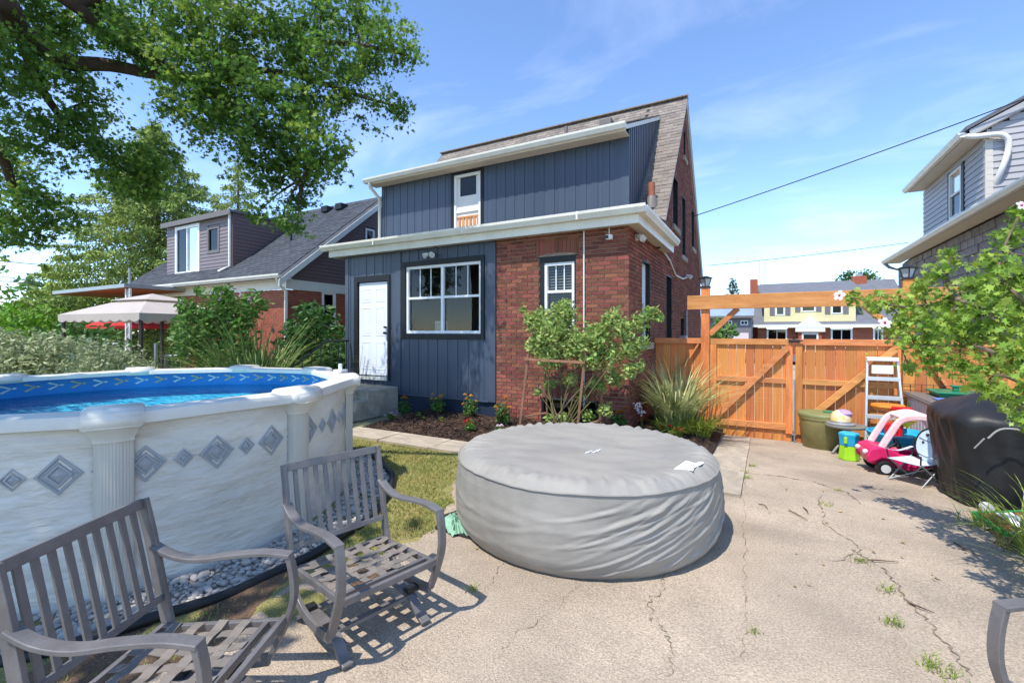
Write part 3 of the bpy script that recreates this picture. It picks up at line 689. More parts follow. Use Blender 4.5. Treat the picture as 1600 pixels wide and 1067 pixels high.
t = MB(); t.face((EL, FY-.02, 3.515), (EX+.02, FY-.02, 3.515), (EX+.02, MY+.1, 3.80), (EL, MY+.1, 3.80)); t.face((EX+.02, FY-.02, 3.513), (EX+.02, 10.0, 3.513), (EX-.35, 10.0, 3.9), (EX-.35, FY-.02, 3.54)); t.build('addition_roof', 'shingle_all', house)
# main roof planes: rear slope strips and front slope
def rz(y): return RZ - abs(y-RY)*SL
roof = MB(); y0 = 9.2
for xa, xb in ((MX0-.15, RX),):
    roof.face((xa, 16.6, rz(16.6)), (xb, 16.6, rz(16.6)), (xb, RY, RZ), (xa, RY, RZ))
    roof.face((xa, y0, rz(y0)), (xb, y0, rz(y0)), (xb, RY, RZ), (xa, RY, RZ))
ro = roof.build('roof', 'shingle_dark', house)
DX = -2.42; DXL = -9.22                                          # dormer cheek planes
DZ0 = 5.74; DYE = 9.0; DYB = 12.45; DZB = rz(DYB)+.03; DS = (DZB-DZ0)/(DYB-DYE)
t = MB(); t.face((DXL-.2, DYE, DZ0), (DX+.03, DYE, DZ0), (DX+.03, DYB, DZB), (DXL-.2, DYB, DZB)); t.face((DXL-.2, DYE, DZ0-.06), (DX+.03, DYE, DZ0-.06), (DX+.03, DYB, DZB-.06), (DXL-.2, DYB, DZB-.06)); t.build('dormer_roof', 'shingle_dark', house)
shm = unit_mesh('shingle', 'shingle'); cnt = 0
S1 = Vector((0, 1, SL)).normalized(); U = Vector((1, 0, 0))
fld, N = shingle_field(Vector((DX-.3, 9.3, rz(9.3)+.004)), U, S1, 4, 43, .24, .137, skip=lambda c: c.x > RX)
fm = frame_mat(U, S1, N).to_euler(); tl = (frame_mat(U, S1, N) @ Euler((-.05, 0, 0)).to_matrix()).to_euler()
rest = MB(); dr = bpy.data.objects['dormer_roof']
for c_, wd, j in fld:
    if cnt < 166: piece(shm, 'shingle', ro, c_ + N*.008, tl, (min(wd, 2*(RX-c_.x)+.2), .15, rnd.choice((.008, .014, .018)))); cnt += 1
S2 = Vector((0, 1, DS)).normalized()
f2, N2 = shingle_field(Vector((DXL-.2, DYE-.02, DZ0+.002)), U, S2, int((DX+.03-DXL+.2)/.3)+1, int((DYB-DYE)/S2.y/.14), .3, .14, skip=lambda c: c.x > DX+.02)
m2 = frame_mat(U, S2, N2); t2 = (m2 @ Euler((-.05, 0, 0)).to_matrix()); cnt2 = 0
f2.sort(key=lambda q: -q[0].x)
for c_, wd, j in f2:
    hgt = rnd.choice((.008, .014, .02))
    if cnt2 < 130: piece(shm, 'shingle', dr, c_ + N2*.01, t2.to_euler(), (wd, .155, hgt)); cnt2 += 1
    else:
        vs = [c_ + N2*.01 + t2 @ Vector((sx*wd/2, sy*.0775, sz*hgt/2)) for sz in (-1,1) for sx, sy in ((-1,-1),(1,-1),(1,1),(-1,1))]
        rest.add(vs, [(0,3,2,1),(4,5,6,7),(0,1,5,4),(1,2,6,5),(2,3,7,6),(3,0,4,7)])
for c_, wd, j in fld[166:]:
    hgt = .016; tm = tl.to_matrix(); wd = min(wd, 2*(RX-c_.x)+.2)
    vs = [c_ + N*.01 + tm @ Vector((sx*wd/2, sy*.075, sz*hgt/2)) for sz in (-1,1) for sx, sy in ((-1,-1),(1,-1),(1,1),(-1,1))]
    rest.add(vs, [(0,3,2,1),(4,5,6,7),(0,1,5,4),(1,2,6,5),(2,3,7,6),(3,0,4,7)])
f3, N3 = shingle_field(Vector((MX0-.1, DYB-.02, rz(DYB-.02)+.004)), U, S1, 27, int((RY-DYB)*1.62/.137)+1, .3, .137, skip=lambda c: c.z > RZ+.02 or c.x > DX-.3)
for c_, wd, j in f3:
    hgt = .016; tm = tl.to_matrix()
    vs = [c_ + N*.01 + tm @ Vector((sx*wd/2, sy*.075, sz*hgt/2)) for sz in (-1,1) for sx, sy in ((-1,-1),(1,-1),(1,1),(-1,1))]
    rest.add(vs, [(0,3,2,1),(4,5,6,7),(0,1,5,4),(1,2,6,5),(2,3,7,6),(3,0,4,7)])
rest.build('shingles', 'shingle_all', dr, kind='stuff')
t = MB(); t.bar((MX0-.15, RY, RZ+.02), (RX, RY, RZ+.02), .26, .03); t.build('ridge_cap', 'shingle', house)
t = MB(); t.box(-3.55, -3.25, 10.9, 11.2, 6.62, 6.86); t.build('roof_vent', 'box_lid', dr, bevel=.02)
MB().tube([(-4.7, 11.6, 6.9), (-4.7, 11.6, 7.2)], .05, 10).build('vent_pipe', 'box_lid', dr)
# rake boards
t = MB(); t.bar((RX-.04, 9.15, rz(9.15)-.09), (RX-.04, RY, RZ-.09), .03, .16, up=(1,0,0)) if False else None
t = MB()
for ya, yb in ((9.35, RY), (16.6, RY)):
    a = Vector((RX-.01, ya, rz(ya)-.004)); b = Vector((RX-.01, RY, RZ-.004)); t.extrude([a, b, b-Vector((0,0,.13)), a-Vector((0,0,.13))], (-.025, 0, 0))
t.build('rake_board', 'white_trim', house)
t = MB(); t.bar((RX-.05, 9.4, rz(9.4)-.06), (RX-.05, RY, RZ-.06), .08, .02, up=(0,0,1)); t.bar((RX-.05, 16.5, rz(16.5)-.06), (RX-.05, RY, RZ-.06), .08, .02); t.build('rake_soffit', 'soffit', house)
# dormer front: vertical panels
dw = Wall('-Y', MY); DWN = (-6.88, -5.93, 3.9, 5.60)
bb = MB(); bb.box(DXL, DWN[0], MY+.006, MY+.08, 3.6, 5.78); bb.box(DWN[1], DX, MY+.006, MY+.08, 3.6, 5.78); bb.box(DWN[0], DWN[1], MY+.006, MY+.08, 5.58, 5.78); bb.box(DWN[0], DWN[1], MY+.006, MY+.08, 3.6, 3.95)
ds = bb.build('dormer_wall', 'blue_foundation', house)
eds = [DXL]
while eds[-1] < DX-.12: eds.append(eds[-1] + (.15 if len(eds) % 2 else .10))
eds[-1] = DX
planks(dw, ds, blue_me, eds, lambda a: 3.62, lambda a: 5.76, [DWN], d=.014)
for xa, xb in ((DXL-.01, DXL+.08), (DX-.16, DX+.012)): t = MB(); dw.box(t, xa, xb, 0, .026, 3.62, 5.75); t.build('corner_trim', 'blue_siding', ds)
# dormer cheek: finer panels up to the dormer roof line
ck = Wall('+X', DX); ckb = MB()
ys_ = lin(MY+.02, DYB-.1, 30)
czt = lambda y: DZ0 + (y-DYE)*DS - .09
ckb.extrude([(DX-.01, MY, 3.6), (DX-.01, MY, czt(MY)), (DX-.01, DYB, czt(DYB)), (DX-.01, DYB, rz(DYB)-.2), (DX-.01, 9.4, 3.4)], (-.04, 0, 0)); ckk = ckb.build('dormer_cheek', 'blue_foundation', house)
y = MY+.005
while y < DYB-.15:
    z0 = max(3.6, rz(y+.045)-.15); z1 = czt(y)
    if z1-z0 > .05: piece(blue_me, 'siding_panel', ckk, (DX+.002+(.012 if int(round((y-MY)/.082)) % 2 else 0), y+.04, (z0+z1)/2), scale=(.018, .075, z1-z0))
    y += .082
t = MB(); a = Vector((DX+.04, DYE, DZ0-.10)); b = Vector((DX+.04, DYB, DZB-.10)); t.extrude([a, b, b+Vector((0,0,.09)), a+Vector((0,0,.09))], (-.03, 0, 0)); t.build('dormer_rake', 'white_trim', house)
t = MB(); a = Vector((DX+.02, 9.38, rz(9.38)+.03)); b = Vector((DX+.02, DYB, rz(DYB)+.03)); t.bar(a, b, .06, .012); t.build('flashing', 'box_lid', house)
# dormer gutter, fascia, soffit, downspout
t = MB(); t.extrude([(DXL-.26, DYE+.0+y, DZ0-.1+z) for y, z in gp], (DX+.05-DXL+.26, 0, 0)); t.build('gutter', 'gutter_white', house)
t = MB(); t.box(DXL-.2, DX+.03, DYE+.002, DYE+.02, DZ0-.125, DZ0-.005); t.build('fascia', 'gutter_white', house)
t = MB(); t.box(DXL-.2, DX+.02, DYE+.02, MY-.03, DZ0-.12, DZ0-.108); t.build('soffit', 'soffit', house)
t = MB(); t.tube([(DXL-.07, DYE-.05, DZ0-.1), (DXL-.07, DYE-.03, DZ0-.2), (DXL-.05, MY-.06, DZ0-.45), (DXL-.05, MY-.06, 3.7)], .045, 8); t.build('downspout', 'gutter_white', house, True)
# dormer door-window
dwo = window(house, dw, DWN[0]+.08, DWN[1]-.07, DWN[2], DWN[3]-.06, .07, -.01, mid=4.62, depth=.9, inm='room_wall', name='dormer_window')
t = MB()
for q in ((DWN[0], DWN[0]+.078), (DWN[1]-.068, DWN[1])): dw.box(t, q[0], q[1], -.05, .034, DWN[2], DWN[3])
dw.box(t, DWN[0]+.078, DWN[1]-.068, -.05, .032, DWN[3]-.058, DWN[3]); t.build('casing', 'black_trim', dwo)
t = MB(); dw.box(t, DWN[0]+.15, DWN[1]-.14, -.037, -.016, 4.645, 5.0); dw.box(t, DWN[0]+.15, DWN[0]+.25, -.037, -.016, 5.0, 5.46); dw.box(t, DWN[1]-.22, DWN[1]-.14, -.037, -.016, 5.0, 5.46); t.build('inner_sash', 'white_trim', dwo)
t = MB(); dw.box(t, DWN[0]+.15, DWN[1]-.15, -.038, -.03, 3.97, 4.595); t.build('lower_panel', 'white_trim', dwo)
for i in range(6): t = MB(); x = DWN[0]+.2+i*.11; dw.box(t, x, x+.06, -.03, -.012, 3.98, 4.46); t.build('baluster', 'stain_beam', dwo)
t = MB(); dw.box(t, DWN[0]+.15, DWN[1]-.15, -.03, -.008, 4.46, 4.50); t.build('hand_rail', 'stain_beam', dwo)
MB().tube([(-2.12, 10.1, 4.25), (-2.12, 10.1, 4.85)], .07, 12).build('vent_pipe', 'terracotta', ro, True)
MB().lathe([(.16, -.12), (.11, .1), (.08, .16)], (-2.12, 10.1, 4.4), 14).build('pipe_boot', 'box_lid', ro, True)
# fittings: conduit, cameras, flood lights
t = MB(); t.tube([(-2.58, W0-.015, 3.29), (-2.58, W0-.015, .4)], .014, 8); t.build('conduit', 'white_trim', house, True)
def camera_unit(p, wall, ln=.1):
    r = MB(); r.box(p[0]-.045, p[0]+.06, p[1]-.10, p[1]-.02, p[2]-.04, p[2]+.04); c0 = r.build('security_camera', 'white_trim', house, bevel=.012)
    MB().tube([(p[0]-.02, p[1]-.101, p[2]), (p[0]-.02, p[1]-.112, p[2])], .028, 12).build('lens', 'black_metal', c0); MB().tube([(p[0], p[1]-.04, p[2]+.04), (p[0], p[1]-.04, 3.30)], .01, 6).build('bracket', 'white_trim', c0)
camera_unit((-2.15, W0, 3.14), back)
def flood(P0, out_, al):
    P0 = Vector(P0); o_ = Vector(out_); a_ = Vector(al)
    f = MB(); f.tube([P0, P0+o_*.03], .055, 12); fo = f.build('flood_light', 'white_trim', house, True)
    for s_ in (-1, 1):
        h = P0 + o_*.06 + a_*s_*.07; q = MB(); d = (o_*.8 + a_*s_*.35 - Vector((0,0,.45))).normalized(); q.tube([h-d*.03, h+d*.03, h+d*.08], [.03,.05,.055], 12); q.build('lamp_head', 'white_trim', fo, True)
        MB().tube([h+d*.081, h+d*.083], .045, 12).build('lens', 'lamp_glass', fo)
flood((-5.72, W0-.012, 3.16), (0,-1,0), (1,0,0)); flood((XR, 7.62, 3.2), (1,0,0), (0,1,0)); flood((XR, 13.2, 3.15), (1,0,0), (0,1,0))
t = MB(); t.tube([(XR+.015, 9.9, 3.32), (XR+.02, 10.6, 3.22), (XR+.02, 11.4, 2.98), (XR+.02, 12.4, 3.0), (XR+.02, 13.2, 3.12)], .02, 6); t.build('cable', 'white_trim', house, True)
MB().box(XR, XR+.16, 12.0, 12.3, 1.1, 1.55).build('meter_box', 'galv', house, bevel=.01)
MB().tube([(XR+.05, 12.9, 1.5), (XR+.05, 12.9, 2.2)], .03, 8).build('meter_pipe', 'galv', house, True)
# steps up to the back door and the railing beside them
steps = thing('concrete_steps', 'worn grey concrete steps below the white back door', 'steps', (-6.7, 6.5, 0))
for i, (y0_, z1_) in enumerate(((6.32, .52), (6.02, .345), (5.72, .172))):
    t = MB(); t.box(-7.9, -6.6, y0_ - .003*i, W0+.0 if i == 0 else 6.32-.3*(i-1)-.003, -.02, z1_); t.build('step', 'concrete_step', steps, bevel=.02)
rail = thing('step_railing', 'black metal railing on the left of the back steps', 'railing', (-8.3, 6.6, 0))
t = MB(); a = Vector((-8.0, 5.7, .95)); b = Vector((-8.0, 6.5, 1.45)); c_ = Vector((-8.0, 7.1, 1.45)); t.tube([a, b, c_], .022, 8); t.build('handrail', 'black_metal', rail, True)
for i in range(7):
    y = 5.72+i*.22; z = .95+.5*min(1, (y-5.7)/.8); MB().tube([(-8.0, y, 0), (-8.0, y, z)], .011, 6).build('baluster', 'black_metal', rail)
# ================================================================== swimming pool
mat('pool_wall', (206,200,187), .42, scale=2.2, col2=(223,217,204), patch=.1, pscale=1.2, pst=(1,1,2.5), bump=2.2, bscale=2.8, stretch=(1,1,3.0), spec=.45)
pool = thing('swimming_pool', 'round above-ground pool with pale wave-patterned wall and grey diamonds', 'pool', POOL)
WR, ZT, ZW = 1.92, 1.16, .93
t = MB(); t.lathe([(WR, -.05), (WR, ZT-.04)], POOL, 96, False); t.build('pool_wall', 'pool_wall', pool, True)
t = MB(); t.lathe([(.01, .06), (WR-.2, .06), (WR-.03, .2), (WR-.03, ZT-.03)], POOL, 96, False); ln = t.build('liner', 'liner', pool, True)
t = MB(); t.lathe([(.01, ZW-.12), (WR-.032, ZW-.12)], POOL, 64, False); t.build('apparent_floor', 'apparent_floor', pool, True)  # shallow sheet added above the true bottom to imitate refraction in the water
t = MB(); n = 48
t.lathe([(.001, ZW), (.6, ZW), (1.2, ZW), (WR-.035, ZW)], POOL, n, False); t.build('water', 'water', pool, True)
for s_, mm in ((0, 'print_pale'), (1, 'print_gold')):
    t = MB()
    for i in range(s_, 60, 2):
        a0 = 2*math.pi*i/60
        for pts in ([(-.05, 1.03), (.04, 1.07), (.06, 1.055), (-.02, 1.028)], [(-.05, 1.026), (-.02, 1.024), (.055, .992), (.035, .978)], [(-.09, 1.03), (-.065, 1.042), (-.045, 1.028), (-.065, 1.016)]):
            t.face(*[(POOL.x+(WR-.034)*math.cos(a0+u/WR), POOL.y+(WR-.034)*math.sin(a0+u/WR), z) for u, z in pts])
    t.build('liner_print', mm, ln, kind='stuff')
t = MB(); t.lathe([(WR-.0325, 1.085), (WR-.0325, 1.10)], POOL, 96, False); t.build('liner_stripe', 'liner', ln)
post = MB(); pf = [(WR+.004, -.098)]
for i in range(25):
    u = -1+2*i/24; pf.append((WR+.02+.055*math.cos(u*1.2) + (.0018 if i % 2 else 0), u*.095))
pf += [(WR+.004, .098)]
post.extrude([(x, y, 0) for x, y in pf], (0, 0, 1.02))
def mesh_of(mb, m, smooth=False):
    o = mb.build('tmp', m, None, smooth); me = o.data; bpy.data.objects.remove(o); return me
pme = mesh_of(post, 'pool_post')
col_ = MB(); q0 = [(WR+.0, -.105), (WR+.06, -.10), (WR+.085, -.05), (WR+.09, 0), (WR+.085, .05), (WR+.06, .10), (WR+.0, .105)]
q1 = [(WR-.02, -.14), (WR+.10, -.135), (WR+.14, -.07), (WR+.145, 0), (WR+.14, .07), (WR+.10, .135), (WR-.02, .14)]
vs = [(x, y, .975) for x, y in q0] + [(x, y, .995) for x, y in q0] + [(x, y, 1.075) for x, y in q1]; k_ = 7
col_.add(vs, [(j*k_+i, j*k_+(i+1) % k_, (j+1)*k_+(i+1) % k_, (j+1)*k_+i) for j in range(2) for i in range(k_)] + [tuple(range(7))[::-1], tuple(14+i for i in range(7))])
cme = mesh_of(col_, 'pool_cap', True)
cap = MB(); sec = [(WR-.13, 1.10), (WR-.13, 1.165), (WR-.10, 1.185), (WR+.08, 1.19), (WR+.13, 1.175), (WR+.155, 1.14), (WR+.155, 1.075), (WR+.14, 1.062), (WR+.1, 1.07)]
cap.extrude([(x, -.145, z) for x, z in sec], (0, .29, 0)); kme = mesh_of(cap, 'pool_white')
for me_ in (kme,):
    bm = bmesh.new(); bm.from_mesh(me_); bmesh.ops.bevel(bm, geom=bm.edges[:], offset=.026, segments=3, affect='EDGES', clamp_overlap=True)
    for f_ in bm.faces: f_.smooth = True
    bm.to_mesh(me_); bm.free()
rail_ = MB(); a_ = math.pi/10; rsec = [(-.10, 1.105), (-.10, 1.148), (-.07, 1.156), (.08, 1.16), (.125, 1.148), (.135, 1.12), (.135, 1.078), (.12, 1.07), (.115, 1.10)]
p0 = [((WR+x)*math.cos(-a_), (WR+x)*math.sin(-a_), z) for x, z in rsec]; p1 = [((WR+x)*math.cos(a_), (WR+x)*math.sin(a_), z) for x, z in rsec]; k_ = len(rsec)
rail_.add(p0+p1, [(i, (i+1) % k_, k_+(i+1) % k_, k_+i) for i in range(k_)] + [tuple(range(k_))[::-1], tuple(range(k_, 2*k_))]); rme = mesh_of(rail_, 'pool_white', True)
A0 = R(-24)
for i in range(10):
    a = A0 + i*math.pi/5
    po = piece(pme, 'post', pool, POOL, (0, 0, a)); ORG[po.name] = POOL
    piece(cme, 'post_collar', pool, POOL, (0, 0, a)); piece(kme, 'rail_cap', pool, POOL, (0, 0, a)); piece(rme, 'top_rail', pool, POOL, (0, 0, a+a_))
def diamond(m):
    d = MB(); prof = [(1, 0), (.99, .010), (.84, .013), (.76, .003), (.62, .003), (.57, .014), (.44, .015), (.40, .004), (.34, .006), (.001, .016)]
    vs = []
    for r, h in prof:
        for k in range(4): vs.append((h, r*(1, 0, -1, 0)[k], r*(0, 1, 0, -1)[k]))
    fs = [(j*4+k, j*4+(k+1) % 4, (j+1)*4+(k+1) % 4, (j+1)*4+k) for j in range(len(prof)-1) for k in range(4)]
    d.add(vs, fs); return mesh_of(d, m)
dme = diamond('diamond'); dme2 = diamond('diamond_pale')
for i in range(60):
    a = A0 + (i+.75)*math.pi/30
    ang = math.degrees(math.atan2(math.sin(a), math.cos(a)))
    if not -115 < ang < 75: continue
    s_ = .112 if i % 2 == 0 else .062
    piece(dme if i % 2 == 0 else dme2, 'diamond', pool, (POOL.x+(WR-.004)*math.cos(a), POOL.y+(WR-.004)*math.sin(a), .80), (0, 0, a), (1.0, s_, s_*1.08))
t = MB(); a = R(66); c0 = POOL + Vector((1.95*math.cos(a), 1.95*math.sin(a), 0)); t.box(c0.x-.06, c0.x+.07, c0.y-.05, c0.y+.05, 1.16, 1.19); t.tube([c0+Vector((0,0,1.19)), c0+Vector((0,0,1.26))], .022, 8); t.build('skimmer_fitting', 'vinyl_white', pool)
# pebble ring and edging hose
gr = MB(); NN = 96
for k in range(NN):
    a, b = 2*math.pi*k/NN, 2*math.pi*(k+1)/NN
    gr.face(*[(POOL.x+r*math.cos(u), POOL.y+r*math.sin(u), .004) for r, u in ((WR, a), (2.40, a), (2.40, b), (WR, b))])
gr = gr.build('gravel_bed', 'pebble_all', kind='structure')
pm = []
for k in range(4):
    bm = bmesh.new(); bmesh.ops.create_icosphere(bm, subdivisions=2, radius=1)
    for v in bm.verts: v.co *= 1 + .16*math.sin(v.co.x*3+k*2)*math.sin(v.co.y*2.5+k) + rnd.uniform(-.05, .05)
    for f in bm.faces: f.smooth = True
    me = bpy.data.meshes.new('pebble'); bm.to_mesh(me); bm.free(); me.materials.append(MT['pebble']); pm.append(me)
bm0 = bmesh.new(); bmesh.ops.create_icosphere(bm0, subdivisions=1, radius=1); IV = np.array([v.co[:] for v in bm0.verts]); IF = np.array([[v.index for v in f.verts] for f in bm0.faces]); bm0.free()
pts = []
for _ in range(5200):
    a = R(rnd.uniform(-85, 80)); r = rnd.uniform(1.96, 2.36); p = (POOL.x+r*math.cos(a), POOL.y+r*math.sin(a)); d = -sT*p[0]+cT*p[1]; s_ = rnd.uniform(.012, .030) if rnd.random() < .85 else rnd.uniform(.03, .042)
    if d < .3: continue
    if any((p[0]-q[0])**2+(p[1]-q[1])**2 < (.62*(s_+q[2]))**2 for q in pts[-1400:]): continue
    pts.append((p[0], p[1], s_, d))
pts.sort(key=lambda q: -q[2]/max(1.5, q[3])); gv = []; gf = []
for i, (x, y, s_, d) in enumerate(pts):
    sc_ = (s_*rnd.uniform(.9, 1.5), s_*rnd.uniform(.7, 1.0), s_*rnd.uniform(.5, .75)); rz_ = rnd.uniform(0, 6.28); z = s_*.35 + rnd.uniform(0, .016)
    if i < 296: piece(pm[i % 4], 'pebble', gr, (x, y, z), (rnd.uniform(-.3,.3), rnd.uniform(-.3,.3), rz_), sc_)
    else:
        M = np.array((Euler((rnd.uniform(-.3,.3), rnd.uniform(-.3,.3), rz_)).to_matrix() @ Matrix.Diagonal(sc_)))
        gf.append(IF + len(gv)*len(IV)); gv.append(IV @ M.T + np.array([x, y, z]))
big('pebbles', np.concatenate(gv), np.concatenate(gf), 'pebble_all', gr, 'stuff', True)
hose = MB().tube([(POOL.x+2.41*math.cos(R(a)) + .012*math.sin(a*.4), POOL.y+2.41*math.sin(R(a)) + .012*math.sin(a*.31), .025+.008*math.sin(a*.2)) for a in range(-88, 84, 3)], .032, 10).build('edging_hose', 'black_rubber', None, True)
tag(hose, 'black rubber edging around the white pebbles of the pool', 'edging')

# ================================================================== hot tub cover
SPA = Vector((-1.40, 3.86, 0)); SR = 1.11; SH = .62
spa = thing('hot_tub', 'round hot tub under a wrinkled grey fabric cover', 'hot tub', SPA)
NA, NZ = 360, 110
fr2 = random.Random(5); FOLDS = []
for _ in range(80):                                                # long slanting folds gathered on the right flank
    FOLDS.append((R(fr2.uniform(-62, 40)), fr2.uniform(.04, .52), fr2.uniform(.18, .55), fr2.uniform(.14, .40), fr2.uniform(.007, .016), fr2.uniform(.0025, .0075)))
for _ in range(16): FOLDS.append((R(fr2.uniform(-160, -60)), fr2.uniform(.1, .5), fr2.uniform(-.1, .2), fr2.uniform(.2, .5), fr2.uniform(.018, .035), fr2.uniform(.0015, .0035)))
def spa_r(a, z):
    a = math.atan2(math.sin(a), math.cos(a)); u = z/.575
    r = SR*(1.01 - .025*u + .014*math.sin(math.pi*u) - .075*math.exp(-u*8))
    for a0, z0, k, ln_, w_, am in FOLDS:
        da = a-a0
        if abs(da) > ln_*1.6: continue
        dz = z - (z0 + k*da*SR + .25*da*da); e = math.exp(-(dz/w_)**2) - .55*math.exp(-((dz-1.7*w_)/w_)**2)
        r += am*e*math.exp(-(da/ln_)**4)*min(1, (1.02-u)*6)
    r += .005*math.sin(a*3+z*5)*math.sin(math.pi*u) + .0015*math.sin(a*40+z*12)
    return r - .0035*abs(math.sin(a*21+math.sin(a*7)))*max(0, u-.8)/.2
V = []; F = []
for j in range(NZ+1):
    z = .575*j/NZ
    for i in range(NA):
        a = 2*math.pi*i/NA; r = spa_r(a, z); V.append((SPA.x+r*math.cos(a), SPA.y+r*math.sin(a), z + gz(SPA.x, SPA.y) + .013 ))
for j in range(NZ):
    for i in range(NA): F.append((j*NA+i, j*NA+(i+1) % NA, (j+1)*NA+(i+1) % NA, (j+1)*NA+i))
big('cover_skirt', V, F, 'cover', spa, smooth=True)
V = []; F = []; NRR = 26
for j in range(NRR+1):
    q = 1 - j/NRR
    for i in range(NA):
        a = 2*math.pi*i/NA; r0 = spa_r(a, .575)+.004; r = max(.003, r0*q)
        e = min(1, (1-q)/.10); z = .575 + (.060*(1-(1-e)**2)) - .018*(1-q)**1.5
        pk = math.exp(-((q-.90)/.07)**2)*(.011*math.sin(a*37+4*math.sin(a*5)+q*9)+.009*math.sin(a*61-q*30+2*math.sin(a*9))+.006*math.sin(a*97))*(.45+.55*math.sin(a*3+.5)**2)
        wr = .003*math.sin(9*r*math.sin(a)+2*math.sin(4*r*math.cos(a)))*(1-q)**.5 + .0018*math.sin(26*r*math.sin(a-.3)+3*math.sin(5*r*math.cos(a)))*min(1,(1-q)*3)
        V.append((SPA.x+r*math.cos(a), SPA.y+r*math.sin(a), z + pk + wr + .013))
for j in range(NRR):
    for i in range(NA): F.append((j*NA+i, j*NA+(i+1) % NA, (j+1)*NA+(i+1) % NA, (j+1)*NA+i))
big('cover_top', V, F, 'cover_top', spa, smooth=True)
t = MB(); t.tube([(SPA.x+(spa_r(a, .575)+.006)*math.cos(a), SPA.y+(spa_r(a, .575)+.006)*math.sin(a), .588+.003*math.sin(a*9)) for a in [2*math.pi*i/NA for i in range(NA+1)]], .006, 6); t.build('seam_piping', 'cover', spa, True)
def on_top(poly, name, m, z=.6365):
    t = MB(); t.extrude([PZ(x, y, z) for x, y in poly], (0, 0, .004)); return t.build(name, m, spa)
on_top([(1053,733),(1072,720),(1080,722),(1084,724),(1098,722),(1100,724),(1092,728),(1085,731),(1083,736),(1075,734)], 'label_patch', 'white_print', .654)
for px_ in ((915,708,919,705.5),(919,707,925,704),(925,706,928,706.5),(929,706.3,934,703),(934,705,938,702)): 
    a = PZ(px_[0], px_[1], .641); b = PZ(px_[2], px_[3], .641); t = MB(); t.bar(a, b, .008, .006); t.build('faded_lettering', 'white_print', spa)
mt_ = thing('ground_mat', 'black mat edge with a crumpled green cloth beside the hot tub', 'mat', PZ(700, 822))
t = MB(); P = [PZ(x, y, .016) for x, y in ((680,826),(692,806),(722,796),(760,850),(735,842))]; t.extrude(P, (0,0,.012)); t.build('mat_sheet', 'black_mat', mt_)
cl = MB(); cpts = [(688,818),(697,806),(716,798),(740,818),(748,845),(722,832),(706,836)]; c0 = PZ(712, 818, .03); ring = [PZ(x, y, .032) for x, y in cpts]
vs = [c0 + Vector((0,0,.075))]; n = 40
for j in range(1, 6):
    for i in range(n):
        f_ = i/n*len(cpts); a = ring[int(f_) % len(cpts)].lerp(ring[(int(f_)+1) % len(cpts)], f_ % 1); p = c0.lerp(a, j/5); p.z = .03 + .07*(1-j/5) + .022*math.sin(i*1.3+j*2.1)*(1.2-j/5) + .012*math.sin(i*2.9-j); vs.append(p)
fs = [(0, 1+i, 1+(i+1) % n) for i in range(n)] + [(1+j*n+i, 1+j*n+(i+1) % n, 1+(j+1)*n+(i+1) % n, 1+(j+1)*n+i) for j in range(4) for i in range(n)]
cl.add(vs, fs); tag(cl.build('cloth', 'green_cloth', None, True), 'crumpled pale green cloth lying against the hot tub', 'cloth')

# ================================================================== rocking patio chairs
def spline(pts, n=8):
    pts = [Vector(p) for p in pts]; o = []
    for i in range(len(pts)-1):
        p0, p1, p2, p3 = pts[max(0,i-1)], pts[i], pts[i+1], pts[min(len(pts)-1, i+2)]
        for k in range(n):
            t = k/n; o.append(.5*((2*p1) + (-p0+p2)*t + (2*p0-5*p1+4*p2-p3)*t*t + (-p0+3*p1-3*p2+p3)*t**3))
    o.append(pts[-1]); return o
chair = thing('patio_chair', 'x', 'chair', (0,0,0), 'metal rocking chairs round the drive', True)
CM = 'chair_metal'; YW = .295
for s_ in (-1, 1):
    y = s_*YW
    t = MB(); t.strip(spline([(-.347,y,.875), (-.305,y,.70), (-.255,y,.45), (-.215,y,.29), (-.15,y,.19), (-.03,y,.145), (.12,y,.14), (.235,y,.155)]), .022, .052, side=(0,1,0)); t.build('side_frame', CM, chair, bevel=.003)
    t = MB(); t.strip(spline([(-.295,y,.665), (-.2,y,.62), (-.08,y,.605), (.08,y,.625), (.22,y,.635), (.335,y,.625)]), .052, .018, side=(0,1,0)); ar = t.build('armrest', CM, chair, bevel=.003)
    t = MB(); t.strip(spline([(.325,y,.627), (.345,y,.53), (.345,y,.42), (.30,y,.29), (.235,y,.155)]), .045, .022, side=(0,1,0)); t.build('arm_post', CM, chair, bevel=.003)
    y2 = s_*.23
    t = MB(); t.strip(spline([(-.29,y2,.012), (-.235,y2,.035), (-.17,y2,.09), (-.08,y2,.115), (.08,y2,.115), (.17,y2,.09), (.235,y2,.035), (.29,y2,.012)]), .055, .02, side=(0,1,0)); t.build('base_runner', CM, chair, bevel=.003)
    for x in (-.12, .12):
        t = MB(); t.box(x-.025, x+.025, y2-.02, y2+.055*s_ if s_ > 0 else y2+.02, .12, .145) if s_ > 0 else t.box(x-.025, x+.025, y2-.055, y2+.02, .12, .145); t.build('rocker_spring', 'black_metal', chair)
for x in (-.13, .13): t = MB(); t.box(x-.02, x+.02, -.23, .23, .095, .115); t.build('base_crossbar', CM, chair)
def bk_(z): return -.255 - (z-.45)*.22
for nm, z, h_ in (('top_rail', .857, .045), ('bottom_rail', .435, .03)):
    t = MB(); t.bar((bk_(z), -YW+.012, z), (bk_(z), YW-.012, z), .022, h_, up=(-.2,0,1)); t.build(nm, CM, chair, bevel=.003)
sl_ = MB(); sl_.bar((bk_(.445), 0, .445), (bk_(.845), 0, .845), .026, .010, up=(1,0,.2)); slm = mesh_of(sl_, CM)
for i in range(9): piece(slm, 'back_slat', chair, (0, (i-4)*.0585, 0))
zs = .335
